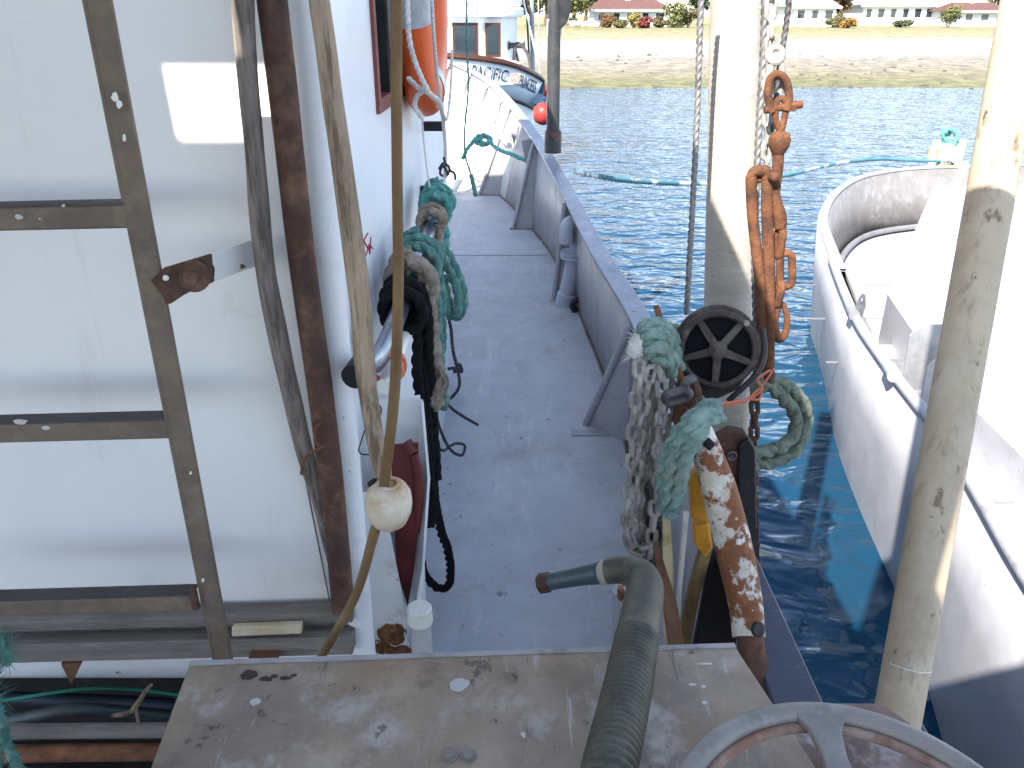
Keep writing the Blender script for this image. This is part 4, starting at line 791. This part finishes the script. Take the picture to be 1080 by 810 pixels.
# ---------------------------------------------------------------- anchor davit: curved horn, flaking white
dv = thing('bent_davit', 'curved steel davit arm with flaking white paint and rust', 'davit', at(790, 672, Y=1.22))
mesh_obj('arm', MB().tube(p3([(737, 452, 1.42), (746, 478, 1.40), (758, 515, 1.37), (770, 560, 1.33), (780, 605, 1.28), (787, 640, 1.24), (790, 672, 1.20)]), [.026, .032, .037, .039, .038, .035, .033], 28, 6, wob=.06, flat=.9), M['rustwhite'], dv, ang=70)
mesh_obj('arm_tail', MB().tube(p3([(790, 668, 1.205), (796, 700, 1.16), (806, 740, 1.11)]), [.026, .024, .022], 18, 4), M['rustdark'], dv)
mesh_obj('bolt', MB().lathe([(.014, 0), (.014, .008), (.009, .010)], at(798, 663, Y=1.165), (.5, -1, .5), 14), M['blacksteel'], dv)
mesh_obj('clevis', MB().prism(p3([(716, 412, 1.46), (726, 404, 1.46), (740, 408, 1.46), (744, 440, 1.46), (738, 470, 1.44), (722, 476, 1.44), (712, 450, 1.45)]), (0, .04, 0)), M['orangerust'], dv, bevel=.006)
mesh_obj('clevis_ear', MB().tube(p3([(732, 398, 1.44), (735, 412, 1.44), (741, 436, 1.42), (744, 450, 1.42)]), [.0085, .009, .010, .010], 12, flat=.6), M['rustdark'], dv)
mesh_obj('bolt', MB().tube(p3([(744, 465, 1.36), (752, 472, 1.35)]), .0095, 12, 2), M['black'], dv)
# rusty rod through the rope bundle
single('rusty_rod', MB().prism(p3([(689, 324, 1.52), (695, 322, 1.52), (722, 398, 1.48), (715, 403, 1.48)]), (0, .008, 0)), M['rust'], 'flat rusty bar sticking up through the green rope turns', 'bar', bevel=.0015)
single('grey_link', MB().link(at(714, 418, Y=1.42), (1, -.1, .35), (.2, 1, .3), .065, .042, .0095).tube(p3([(722, 410, 1.42), (724, 402, 1.42), (731, 399, 1.43)]), .009, 10), M['galvdark'], 'heavy dark grey chain link above the chain bundle', 'link')
# hanging chains
ct = thing('hanging_chain', 'long grey galvanised chain hung in several falls beside the rusty davit', 'chain', at(690, 580, Y=1.5))
falls = [[(674, 388), (672, 410), (668, 440), (666, 480), (663, 520), (661, 550), (664, 570)], [(681, 385), (684, 420), (680, 460), (677, 500), (674, 540), (671, 575)],
         [(690, 388), (688, 430), (684, 470), (686, 510), (681, 545), (676, 578)], [(697, 392), (698, 430), (694, 470), (695, 500), (690, 540), (686, 580)],
         [(704, 402), (706, 430), (704, 465), (702, 500), (700, 530), (694, 565)], [(711, 412), (709, 450), (707, 480), (704, 510), (698, 540)], [(686, 395), (675, 450), (672, 495), (668, 535), (664, 566), (672, 580), (684, 575)]]
for i, f_ in enumerate(falls):
    y = 1.47 + .022 * (i % 3)
    mesh_obj('chain_fall', MB().chain([at(a, b, Y=y) for a, b in f_], .048, .030, .0058, .4), M['galv'], ct)
mesh_obj('chain_fall', MB().chain([at(a, b, Y=1.49) for a, b in ((685, 520), (686, 560), (684, 590), (687, 610))], .046, .030, .0058, .4), M['galvdark'], ct).__setitem__('label', 'darker lowest fall')  # lowest fall takes the darker galvanised colour
mesh_obj('chain_fall', MB().chain([at(a, b, Y=1.48) for a, b in ((695, 560), (693, 590), (690, 612))], .046, .030, .0058, .4), M['galvdark'], ct)
# green rope turns at the top of the chain
pp = []
for i in range(3 * 14):
    g_ = 2 * math.pi * i / 14; pp.append(at(692 + 20 * (i / 42 - .5) + 6 * math.sin(g_), 366 + 14 * math.cos(g_) + 10 * (i / 42 - .5), Y=1.54 + .035 * math.sin(g_)))
rp('green_rope_turns', M['ropepale'], 'faded green rope wound round the rail above the hanging chain', [p3([(672, 358, 1.50), (680, 346, 1.49), (694, 342, 1.49), (706, 352, 1.50), (712, 362, 1.54)]), p3([(674, 370, 1.49), (684, 356, 1.47), (698, 354, 1.47), (708, 366, 1.49), (714, 376, 1.53)]), p3([(678, 380, 1.49), (688, 368, 1.46), (700, 368, 1.46), (710, 380, 1.48), (716, 390, 1.52)]), p3([(682, 350, 1.56), (700, 346, 1.58), (716, 350, 1.6), (722, 362, 1.62)]), p3([(686, 388, 1.5), (694, 378, 1.47), (704, 382, 1.47), (708, 395, 1.49)])], .0145, fz=140)
g = MB(); c = at(674, 364, Y=1.485)
g.lathe([(.004, -.03), (.017, -.024), (.021, 0), (.018, .02), (.006, .026)], c, (.35, 0, 1), 14).fuzz([c - V((.004, 0, .02)), c + V((.004, 0, .02))], .018, 400, .02)
single('frayed_white_end', g, M['ropewhite'], 'white frayed rope end, coloured bright as if sunlit, left of the green turns', 'rope', ang=80)  # whitened colour stands in for sunlight on this end
# flat green strap over the clevis
rp('green_strop', M['ropepale'], 'thick faded green strop hanging from the davit clevis over the chain', [p3([(757, 432, 1.36), (745, 434, 1.35), (732, 448, 1.34), (720, 462, 1.35), (710, 485, 1.36), (705, 515, 1.37), (703, 540, 1.38)]), p3([(758, 441, 1.37), (748, 442, 1.345), (738, 456, 1.33), (727, 472, 1.34), (720, 492, 1.35), (716, 520, 1.36), (708, 542, 1.37)]), p3([(752, 428, 1.38), (740, 432, 1.37), (724, 446, 1.36), (712, 462, 1.37), (702, 488, 1.38), (700, 520, 1.39), (702, 536, 1.4)])], .0155, fz=160)
rp('twine', M['cordpink'], 'thin orange cord tied from the clevis to the turnbuckle foot', [p3([(758, 428, 1.38), (770, 427, 1.45), (785, 424, 1.52), (796, 414, 1.58), (806, 404, 1.62), (816, 388, 1.64)]), p3([(757, 426, 1.38), (775, 424, 1.46), (792, 420, 1.55), (803, 410, 1.6), (799, 400, 1.6), (812, 390, 1.63)]), p3([(790, 421, 1.55), (800, 421, 1.56), (804, 413, 1.58)])], .0028, jit=.001)
# rope loop over the water
rp('mossy_rope_loop', M['ropemoss'], 'double loop of mossy green rope hanging out over the water', [p3([(797, 395, 1.66), (812, 402, 1.68), (832, 408, 1.7), (846, 424, 1.72), (850, 448, 1.72), (843, 470, 1.7), (826, 484, 1.68), (806, 490, 1.66), (792, 488, 1.64)]), p3([(794, 408, 1.64), (810, 408, 1.66), (826, 420, 1.68), (838, 436, 1.7), (839, 456, 1.7), (826, 470, 1.68), (808, 476, 1.66), (790, 477, 1.64)])], .0165, fz=320, fl_=.009)
# yellow block, boards and bars between the davit and the deck
single('yellow_block', MB().prism(p3([(728, 505, 1.44), (742, 490, 1.44), (748, 520, 1.44), (748, 552, 1.44), (730, 548, 1.44)]), (0, .03, 0)), M['yellow'], 'yellow plastic block half hidden behind the davit arm', 'block', bevel=.004)
single('yellow_block', MB().prism(p3([(732, 555, 1.44), (748, 553, 1.44), (752, 578, 1.44), (744, 590, 1.44), (733, 575, 1.44)]), (0, .03, 0)), M['yellow'], 'lower yellow block with a torn white edge behind the davit arm', 'block', bevel=.004)
single('white_strip', MB().prism(p3([(721, 540, 1.42), (727, 540, 1.42), (719, 622, 1.40), (716, 700, 1.36), (711, 700, 1.36), (714, 620, 1.40)]), (0, .004, 0)), M['pvc'], 'thin white strip standing upright between the boards', 'strip')
single('cream_board', MB().prism(p3([(699, 545, 1.46), (707, 540, 1.46), (711, 610, 1.44), (713, 690, 1.40), (701, 690, 1.40)]), (0, .012, 0)), M['creamboard'], 'narrow cream board behind the brown flat bar', 'board', bevel=.001)
single('flat_bar', MB().prism(p3([(689, 577, 1.38), (694, 574, 1.38), (713, 632, 1.34), (727, 700, 1.28), (708, 700, 1.28), (699, 640, 1.34)]), (0, .01, 0)), M['brownbar'], 'brown tapering flat bar leaning beside the threaded pipe', 'bar', bevel=.001)
single('ochre_board', MB().prism(p3([(746, 548, 1.5), (756, 562, 1.5), (738, 630, 1.44), (724, 700, 1.36), (714, 700, 1.36), (722, 640, 1.42)]), (0, .012, 0)), M['ochre'], 'ochre board slanting down behind the davit arm', 'board')
part('dark_plate', MB().prism(p3([(752, 570, 1.52), (800, 560, 1.52), (806, 720, 1.36), (724, 720, 1.36)]), (0, .01, 0)), M['dark'])  # near-black plate behind the davit arm
single('grey_bollard', MB().tube([V((at(659, 668, Z=.12).x, at(659, 668, Z=.12).y, 0)), at(659, 622, Y=at(659, 668, Z=.12).y)], .032, 18, 2), M['pipewhite'], 'short grey pipe stub with rusty top seen through the elbow of the threaded pipe', 'pipe')
single('rusty_nut', MB().lathe([(.022, 0), (.024, .01), (.022, .03)], at(660, 630, Y=1.6), (0, 0, 1), 8), M['rustwhite'], 'rusty white painted nut on top of the grey pipe stub', 'nut')

# ---------------------------------------------------------------- table / hatch board in the foreground
TZ = .75
tb = thing('work_table', 'weathered plywood work table top in the foreground', 'table', V((.05, .6, 0)))
q0, q1, q2, q3 = at(199, 702, Z=TZ), at(776, 683, Z=TZ), at(862, 812, Z=TZ), at(158, 812, Z=TZ)
q2 = q1 + (q2 - q1) * 1.8; q3 = q0 + (q3 - q0) * 1.8
mesh_obj('table_top', MB().prism([q3, q2, q1, q0], (0, 0, -.022)), M['ply'], tb, bevel=.002)
mesh_obj('edge_strip', MB().beam(q0 + V((0, .004, -.011)), q1 + V((0, .004, -.011)), .008, .026), M['plyedge'], tb)
for i, (x, y) in enumerate(((q3.x + .06, q3.y + .05), (q2.x - .06, q2.y + .05), (q0.x + .10, q0.y - .10), (q1.x - .10, q1.y - .10))): mesh_obj('leg', MB().bb((x - .03, y - .03, 0), (x + .03, y + .03, TZ - .023)), M['plyedge'], tb)
for i, (px, py, r_, st_, m) in enumerate(((262, 712, .009, 1.3, 'dark'), (280, 716, .004, 2.6, 'dark'), (290, 713, .0025, 2, 'dark'), (300, 715, .0035, 2.4, 'dark'), (310, 712, .002, 2, 'dark'), (484, 722, .012, 1.2, 'pvc'), (270, 740, .006, 1.2, 'pvc'), (730, 722, .002, 2.6, 'pvc'), (742, 724, .002, 1.8, 'pvc'), (743, 741, .003, 1.2, 'pvc'), (552, 775, .004, .8, 'pvc'), (744, 700, .0015, 9, 'pvc'))):
    if m in ('dark', 'pvc'): m += 'spot'
    mesh_obj('paint_spot', MB().blob(at(px, py, Z=TZ + .001), r_, h=.0009, st=st_, seed=i + 20), M[m], tb)
for px, py in ((474, 797), (494, 798)): mesh_obj('bolt', MB().lathe([(.012, 0), (.012, .002), (.008, .002), (.008, .007)], at(px, py, Z=TZ), (0, 0, 1), 6 if px > 480 else 14), M['alloy'], tb)
# brown casing under the handwheel
single('winch_casing', MB().prism([at(800, 752, Z=.69), at(876, 741, Z=.69), at(930, 741, Z=.69), at(960, 762, Z=.69), at(1010, 830, Z=.69), at(830, 850, Z=.69)], (0, 0, -.05)), M['brnpaint'], 'oily brown casing under the handwheel', 'casing', bevel=.003)
# ---------------------------------------------------------------- threaded pipe with elbow
tpz = thing('threaded_crank', 'thick threaded metal pipe with a bent handle lying over the table', 'pipe', at(660, 720, Y=.8))
cl_ = p3([(630, 860, .58), (645, 800, .64), (661, 730, .75), (673, 665, .88), (679, 632, .96)])
cl = resample(smooth(cl_, 10), .0016); g = MB(); rad = []
for i, p in enumerate(cl):
    u = i / len(cl); b_ = .0300 - .001 * u
    rad.append(b_ + ((.0013 * math.sin(i * 2 * math.pi / 5.7)) if u < .74 else 0))
mesh_obj('threaded_shaft', MB().tube(cl, rad, 32, 1), M['thread'], tpz, ang=70)
mesh_obj('elbow', MB().tube([cl[-1] - (cl[-1] - cl[-3]).normalized() * .004] + p3([(680, 618, 1.0), (674, 606, 1.03), (660, 601, 1.05), (640, 603, 1.06)]), [.0293, .0285, .026, .0225, .0195], 28, 8), M['thread'], tpz, ang=70)
mesh_obj('cream_band', MB().tube(p3([(645, 603, 1.06), (632, 605, 1.065)]), [.0200, .0188], 24, 2), M['cream'], tpz)
mesh_obj('handle', MB().tube(p3([(634, 604, 1.062), (610, 608, 1.08), (578, 614, 1.10)]), [.0185, .0155, .014], 22, 4), M['tealmetal'], tpz)
mesh_obj('end_nut', MB().lathe([(.014, -.004), (.0175, -.001), (.0175, .017), (.014, .02)], at(579, 614, Y=1.10), at(565, 616, Y=1.105) - at(579, 614, Y=1.10), 6), M['rustpipe'], tpz, bevel=.001)
# ---------------------------------------------------------------- handwheel
HW = V((.332, .478, .88)); HA = V((.03, -.10, 1)).normalized()
hw = thing('handwheel', 'grey cast metal handwheel with flat spokes at the bottom right', 'handwheel', HW)
mesh_obj('rim', MB().ring(HW, HA, .187, .0118, 96, 16, flat=.85), M['alloy'], hw)
mesh_obj('inner_web', MB().ring(HW - HA * .004, HA, .171, .006, 96, 10, flat=.9), M['alloyrust'], hw)
hu = V((1, 0, 0)); hu = (hu - HA * hu.dot(HA)).normalized(); hv = HA.cross(hu)
for k in range(5):
    a_ = R(88 + 72 * k); d = hu * math.cos(a_) + hv * math.sin(a_); n_ = HA.cross(d)
    P = [HW + d * .035 + n_ * .016, HW + d * .13 + n_ * .013, HW + d * .160 + n_ * .017, HW + d * .181 + n_ * .030, HW + d * .181 - n_ * .030, HW + d * .160 - n_ * .017, HW + d * .13 - n_ * .013, HW + d * .035 - n_ * .016]
    s_ = mesh_obj('spoke', MB().prism([p - HA * .001 for p in P], HA * .009), M['alloy'], hw, bevel=.002)
    mesh_obj('spoke_web', MB().prism([HW + d * .035 + n_ * .003 - HA * .002, HW + d * .178 + n_ * .003 - HA * .002, HW + d * .178 - n_ * .003 - HA * .002, HW + d * .035 - n_ * .003 - HA * .002], -HA * .012), M['alloyrust'], s_)
mesh_obj('hub', MB().lathe([(.040, -.012), (.040, .012), (.022, .016), (.010, .017), (.010, .03)], HW, HA, 28), M['alloy'], hw)
mesh_obj('spindle', MB().tube([HW - HA * .012, HW - HA * .19], .018, 16, 2), M['thread'], hw)
# ---------------------------------------------------------------- leaning pole at right
p_b = V((.667, 1.03, .48)); 
p_t = at(1082, -5, Y=1.55); pd = p_t - p_b
lp = thing('leaning_pole', 'thick scuffed beige pole leaning outboard at the right', 'pole', p_b)
mesh_obj('tube', MB().tube([p_b - pd * .02, p_b + pd * .3, p_b + pd * .6, p_t, p_t + pd * .7], .0385, 40, 5), M['pole'], lp)
g = MB(); c = at(952, 748, Y=.995)
mesh_obj('scuff_ring', MB().ring(p_b + pd * .085, pd, .0383, .0009, 40, 6, a0=150, a1=290), M['pvc'], lp)
# support bracket for the pole foot on the cap
part('pole_shoe', MB().bb((.56, .98, .42), (.73, 1.1, .46)), M['capblue'], bevel=.003)
# green rope at the left edge
rp('green_rope_tail', M['ropegreen'], 'green rope hanging at the bottom left edge with a frayed tuft', [p3([(-26, 600, .8), (-14, 655, .8), (-6, 690, .79), (-3, 730, .77), (4, 765, .74), (16, 800, .70), (30, 850, .66)]), p3([(-24, 700, .8), (-10, 730, .79), (-6, 770, .76), (-2, 830, .7)]), p3([(-6, 668, .79), (4, 682, .79), (8, 700, .79)])], .0062, fz=260, fl_=.02)

# ---------------------------------------------------------------- neighbouring aluminium skiff
nb = thing('aluminium_skiff', 'white aluminium skiff with a tube rail and rounded bow moored alongside', 'boat', V((4.3, 5, WZ)))
def np_(n, mb, m, p=nb, **k): return mesh_obj(n, mb, m, p, **k)
top = smooth([V((1.30, -1.5, -.15)), V((1.45, .2, -.15)), at(1180, 755, Z=-.15), at(1080, 608, Z=-.15), at(1000, 472, Z=-.15), at(930, 380, Z=-.15), at(896, 325, Z=-.14), at(868, 250, Z=-.09), at(864, 225, Z=-.03), at(880, 200, Z=.02), at(910, 184, Z=.05), at(960, 176, Z=.07), at(1020, 174, Z=.07), V((6.5, 9.6, .05)), V((7.4, 8.4, .0)), V((7.5, 6.8, -.08)), V((7.1, 4.9, -.14)), V((6.3, 0, -.15)), V((6.1, -1.5, -.15))], 8)
cc = V((4.5, 5.2, 0))
def inset(p, k, z):
    d = V((cc.x - p.x, (cc.y - p.y) * (1 if p.y > 5.2 else .0), 0)); d.normalize(); return V((p.x + d.x * k, p.y + d.y * k, z))
rows = []
for p in top:
    k = max(0, min(1, (6.2 - p.y) / 4)); rows.append([p - V((0, 0, .02)), inset(p, -.015 * k + .03 * (1 - k), p.z - .42), inset(p, -.03 * k + .10 * (1 - k), WZ), inset(p, .05 * k + .25 * (1 - k), WZ - .4)])
np_('hull', MB().loft(rows), M['boatwhite'], thick=.006)
0 and np_('chine_bead', MB().tube([r_[1] + V((-.004, 0, 0)) for r_ in rows], .003, 6, 1), M['boatwhite'])
k0 = next(i for i, p in enumerate(top) if p.y > 6.1); k1 = max(i for i, p in enumerate(top) if p.y > 6.6)
# inner bow bulwark (sheet) and flat cap
inn = [inset(p, .09, p.z) for p in top]
np_('bow_cap', MB().loft([[a, b, b - V((0, 0, .02)), a - V((0, 0, .02))] for a, b in zip(top[k0 - 1:k1], inn[k0 - 1:k1])], close=True), M['rail'], bevel=.003)
np_('inner_bulwark', MB().loft([[a - V((0, 0, .025)), inset(a, .16, -.60)] for a in inn[k0 - 4:k1 + 4]]), M['aludull'], thick=.005)
np_('toe_tube', MB().tube([inset(a, .20, -.55) for a in inn[k0 - 2:k1]], .03, 10, 1), M['alu'])
np_('deck', MB().add([V((p.x, p.y, -.60)) for p in [inset(a, .05, 0) for a in inn]], [tuple(range(len(inn)))]), M['boatwhite'], flat=True)
railp = [p + V((.01, 0, .0)) for p in top[:k0 + 1]]
np_('side_rail', MB().tube(railp, .030, 18, 1), M['rail'])
np_('inner_side', MB().loft([[p + V((.03, 0, -.02)), p + V((.06, 0, -.46))] for p in top[:k0]]), M['boatwhite'], thick=.004)
c = at(903, 326, Z=-.10)
e1 = np_('rail_lug', MB().lathe([(.0345, -.05), (.0345, .05)], c - V((.03, .03, .015)), (.18, 1, 0), 18), M['alu'])
np_('lug_plate', MB().prism([c + V(v_) for v_ in ((0, -.1, -.03), (.01, -.1, .06), (.02, -.05, .11), (.03, .02, .10), (.03, .06, .06), (.03, .09, -.03))], (.006, 0, 0)), M['alu'], e1)
np_('lug_hole', MB().lathe([(.013, 0), (.013, .003)], c + V((.012, -.03, .07)), (-1, .2, 0), 14), M['boatwhite'], e1)
# oarlock / davit plates on the rail
c = at(945, 392, Z=-.12); e2 = np_('davit_plate', MB().prism([c + V(v_) for v_ in ((.04, -.02, -.1), (.04, .02, .20), (.10, .02, .26), (.20, .02, .26), (.22, .02, .20), (.18, -.02, -.1))], (0, .008, 0)), M['alu'], bevel=.002)
np_('davit_cheek', MB().prism([c + V(v_) for v_ in ((.08, -.16, -.12), (.08, -.14, .10), (.14, -.14, .17), (.23, -.14, .18), (.25, -.14, .10), (.20, -.16, -.12))], (0, .008, 0)), M['alu'], e2, bevel=.002)
np_('davit_hole', MB().lathe([(.012, 0), (.012, .003)], c + V((.17, -.1435, .09)), (0, -1, 0), 14), M['dark'], e2)
np_('clamp', MB().tube([c + V((-.035, -.06, .0)), c + V((-.01, .06, .0))], .036, 16, 2), M['rail'], e2)
for y_ in (3.4, 4.3, 5.2, 6.1, 7.0): np_('deck_seam', MB().bb((2.2, y_, -.598), (6.6, y_ + .014, -.590)), M['alu'])
ck_ = np_('cleat', MB().tube([(2.75, 6.9, -.50), (2.98, 6.98, -.50)], .02, 10, 2), M['alu'])
np_('cleat_base', MB().bb((2.83, 6.9, -.6), (2.90, 6.98, -.51)), M['alu'], ck_)
# raised white hatch box inside
hb = [at(985, 197, Z=.05), at(1130, 197, Z=.05), V((5.6, 1.0, -.30)), V((2.35, 1.0, -.38)), at(1000, 405, Z=-.34), at(936, 310, Z=-.22)]
np_('hatch_box', MB().loft([hb, [V((p.x, p.y, -.61)) for p in hb]], close=True).add(hb, [(0, 1, 2, 5), (2, 3, 4, 5)]), M['boatwhite'])
np_('deck_beam', MB().bb((2.5, 5.2, -.595), (3.4, 5.3, -.5)), M['boatwhite'])
np_('frame_beam', MB().bb((2.4, 4.85, -.595), (3.3, 4.97, -.47)), M['alu'])
# bow roller and bollard of the skiff
br = np_('bow_roller', MB().ring(at(1002, 148, Y=9.6), (0, 1, 0), .155, .042, 20, 12, a0=0, a1=180, a=(1, 0, 0)).tube([at(1002, 148, Y=9.6) + V((-.155, 0, 0)), at(1002, 148, Y=9.6) + V((-.155, 0, -.3))], .035, 12, 2).tube([at(1002, 148, Y=9.6) + V((.155, 0, 0)), at(1002, 148, Y=9.6) + V((.155, 0, -.3))], .035, 12, 2), M['shipwhite'])
np_('roller_drum', MB().lathe([(.13, 0), (.16, .03), (.14, .2), (.09, .25)], at(984, 166, Y=9.6), (1, 0, .1), 16), M['creamboard'], br)
np_('bollard', MB().tube([at(1014, 190, Y=9.4) - V((0, 0, .3)), at(1014, 172, Y=9.4)], .075, 14, 2), M['creamboard'], br)
rp('bow_knot', M['ropeteal'], 'teal rope knotted inside the white bow roller of the skiff', [[at(1002 + 9 * math.sin(i * 2.1), 150 + 14 * math.sin(i * 1.3 + 1), Y=9.58 + .04 * math.sin(i * 1.7)) for i in range(14)]], .022, fz=80, fl_=.06)

# ---------------------------------------------------------------- far boat with its name on the bow
fb = thing('far_fishing_boat', 'white wheelhouse boat with varnished trim and its name on the bow, moored ahead', 'boat', V((-2.5, 16.5, WZ)))
def fp(n, mb, m, p=fb, **k): return mesh_obj(n, mb, m, p, **k)
she = smooth([at(300, 48, Y=14.6), at(400, 51, Y=14.6), at(470, 58, Y=14.6), at(510, 62, Y=14.7), at(540, 68, Y=15.0), at(562, 77, Y=15.5), at(571, 84, Y=16.1), V((-.2, 17.2, .8)), V((-2.2, 18.4, .9)), V((-5, 18.8, 1.0))], 8)
low = []
for i, p in enumerate(she):
    low.append(V((p.x - .12, p.y + .06 if p.y < 16.1 else p.y - .1, p.z - .55)))
fp('bow_board', MB().loft([[a, b] for a, b in zip(she, low)]), M['shipblue'], thick=.03)
fp('lower_trim', MB().tube([p - V((0, .02, 0)) for p in low], .03, 8, 1), M['varnish'])
fp('hull', MB().loft([[a - V((0, 0, .02)), V((a.x - .35, a.y + (.1 if a.y < 16.1 else -.2), WZ - .3))] for a in low]), M['shipwhite'], thick=.03)
fp('cap_trim', MB().tube([p + V((0, -.02, .0)) for p in she], .055, 10, 1, flat=.7), M['varnish'])
fp('foredeck', MB().add([V((p.x, p.y, .55)) for p in she], [tuple(range(len(she)))]), M['shipwhite'], flat=True)
# lettering following the board
def lettering(txt, x0px, x1px, hgt, parent, mat_):
    cu = bpy.data.curves.new('t', 'FONT'); cu.body = txt; cu.size = 1; cu.extrude = 0
    to = bpy.data.objects.new('t', cu); S.collection.objects.link(to); bpy.context.view_layer.update()
    me = to.to_mesh(); vs = [v_.co.copy() for v_ in me.vertices]; fs = [tuple(p.vertices) for p in me.polygons]; to.to_mesh_clear()
    bpy.data.objects.remove(to); bpy.data.curves.remove(cu)
    mx = max(v_.x for v_ in vs); mn = min(v_.x for v_ in vs); my = max(v_.y for v_ in vs)
    line = [p for p in she if p.y < 16.15 ]
    def onboard(px, v_):
        # board point whose picture column is px
        best = None
        for (a, b) in zip(line[:-1], line[1:]):
            ca = 540 + 850 * a.x / (a.y * 1.0 / 1.09); cb = 540 + 850 * b.x / (b.y / 1.09)
            if (ca - px) * (cb - px) <= 0 and abs(cb - ca) > 1e-6:
                t = (px - ca) / (cb - ca); j = line.index(a); p = a.lerp(b, t); q = low[j].lerp(low[j + 1], t); r_ = p.lerp(q, v_); n_ = (b - a).cross(V((0, 0, 1))).normalized()
                if n_.y > 0: n_ = -n_
                return r_ + n_ * .03
        return line[-1] + V((0, -.03, -.2))
    g = MB(); g.v = [onboard(x0px + (v_.x - mn) / (mx - mn) * (x1px - x0px), .56 - (v_.y / my) * hgt) for v_ in vs]; g.f = fs
    return mesh_obj('lettering', g, mat_, parent, thick=.004)
lettering('PACIFIC', 499, 537.5, .36, fb, M['ink'])
lettering('PRINCESS', 549.5, 567.5, .36, fb, M['ink'])
ec = at(543.5, 83, Y=14.97)
fp('emblem', MB().ring(ec, (.3, -1, 0), .075, .016, 24, 8, flat=.5).ring(ec, (.3, -1, 0), .035, .012, 16, 8, flat=.5), M['gold'])
# wheelhouse
x0, x1 = at(395, 50, Y=16.2).x, at(533, 50, Y=16.2).x; yf = 16.2
zb, zt_ = .45, at(500, 18, Y=16.2).z
whp = [V((x0, 17.8, zb)), V((x0, 16.0, zb)), V((x1 - .55, 16.0, zb)), V((x1 - .12, 16.2, zb)), V((x1 + .22, 16.7, zb)), V((x1 + .22, 18.4, zb))]
fp('wheelhouse', MB().prism(whp, (0, 0, zt_ - zb)), M['shipwhite'])
rfp = [V((p.x + (.12 if p.x > -1 else 0), p.y - .18 if p.y < 16.9 else p.y + .1, zt_ + .002)) for p in whp]
r_ = fp('wheelhouse_roof', MB().prism(rfp, (0, 0, .16)), M['shipwhite'], bevel=.04)
fp('roof_crown', MB().prism([V((p.x * .96 - .02, p.y + (.12 if p.y < 16.9 else -.1), zt_ + .163)) for p in rfp], (0, 0, .35)), M['shipwhite'], r_, bevel=.08)
for pxa, pxb, yy in ((478, 504, 16.0), (512, 528, 16.1), (430, 466, 16.0), (395, 422, 16.0)):
    a = at(pxa, 60, Y=yy); b = at(pxb, 24, Y=yy); off = -.012 if yy == 16.0 else -.07
    f_ = fp('window', MB().bb((a.x, yy + off - .02, a.z), (b.x, yy + off + .008 + (.1 if yy > 16 else 0), b.z)), M['varnish'])
    fp('pane', MB().bb((a.x + .05, yy + off - .028, a.z + .05), (b.x - .05, yy + off - .022, b.z - .05)), M['glassdark'], f_)
wl = [(at(533, -40, Y=17.2), at(527, 70, Y=17.2), .035), (at(560, -40, Y=17.6), at(562, 75, Y=17.0), .045), (at(553, -40, Y=17), at(558, 60, Y=17), .02), (at(545, -30, Y=17.0), at(566, 60, Y=16.6), .015), (at(567, -30, Y=16.8), at(570, 95, Y=16.3), .015), (at(535, 6, Y=17), at(548, 72, Y=16.6), .02)]
for i, (a, b, r__) in enumerate(wl): fp('rigging_pole', MB().tube([b, a], r__, 8, 2), (M['shipblue'], M['alu'], M['post'])[i % 3])
wz = fp('windlass', MB().lathe([(.10, -.16), (.05, -.12), (.05, .12), (.10, .16)], at(545, 48, Y=16.5), (1, 0, 0), 14).tube([at(541, 72, Y=16.4), at(545, 46, Y=16.5), at(556, 56, Y=16.4), at(560, 74, Y=16.3)], .03, 8), M['post'])
fp('stanchion', MB().tube([at(548, 76, Y=15.3), at(547, 68, Y=15.3), at(542, 66, Y=15.3), at(534, 65, Y=15.2)], .03, 8), M['shipwhite'])
fp('anchor', MB().tube([at(572, 88, Y=15.9), at(570, 104, Y=15.7), at(566, 112, Y=15.6)], .05, 8).prism(p3([(562, 108, 15.5), (568, 98, 15.5), (578, 104, 15.5), (572, 112, 15.5)]), (0, .05, 0)), M['ink'])
def buoy(px, py, Y, r_, label, m='redbuoy'):
    c_ = at(px, py, Y=Y); b_ = thing('mooring_buoy', label, 'buoy', c_, 'red buoys at the far boat bow')
    mesh_obj('buoy_body', MB().lathe([(r_ * math.sin(R(t)), -r_ * math.cos(R(t))) for t in range(5, 176, 10)], c_, (0, 0, 1), 24), M[m], b_, ang=80)
    mesh_obj('buoy_neck', MB().lathe([(r_ * .25, r_ * .9), (r_ * .2, r_ * 1.25), (r_ * .28, r_ * 1.3)], c_, (0, 0, 1), 12), M['ink'], b_)
buoy(573, 120, 13.2, .17, 'larger red buoy hanging below the bow of the far boat')
buoy(573, 98, 16.6, .14, 'small pinkish buoy above the large red one behind the anchor')
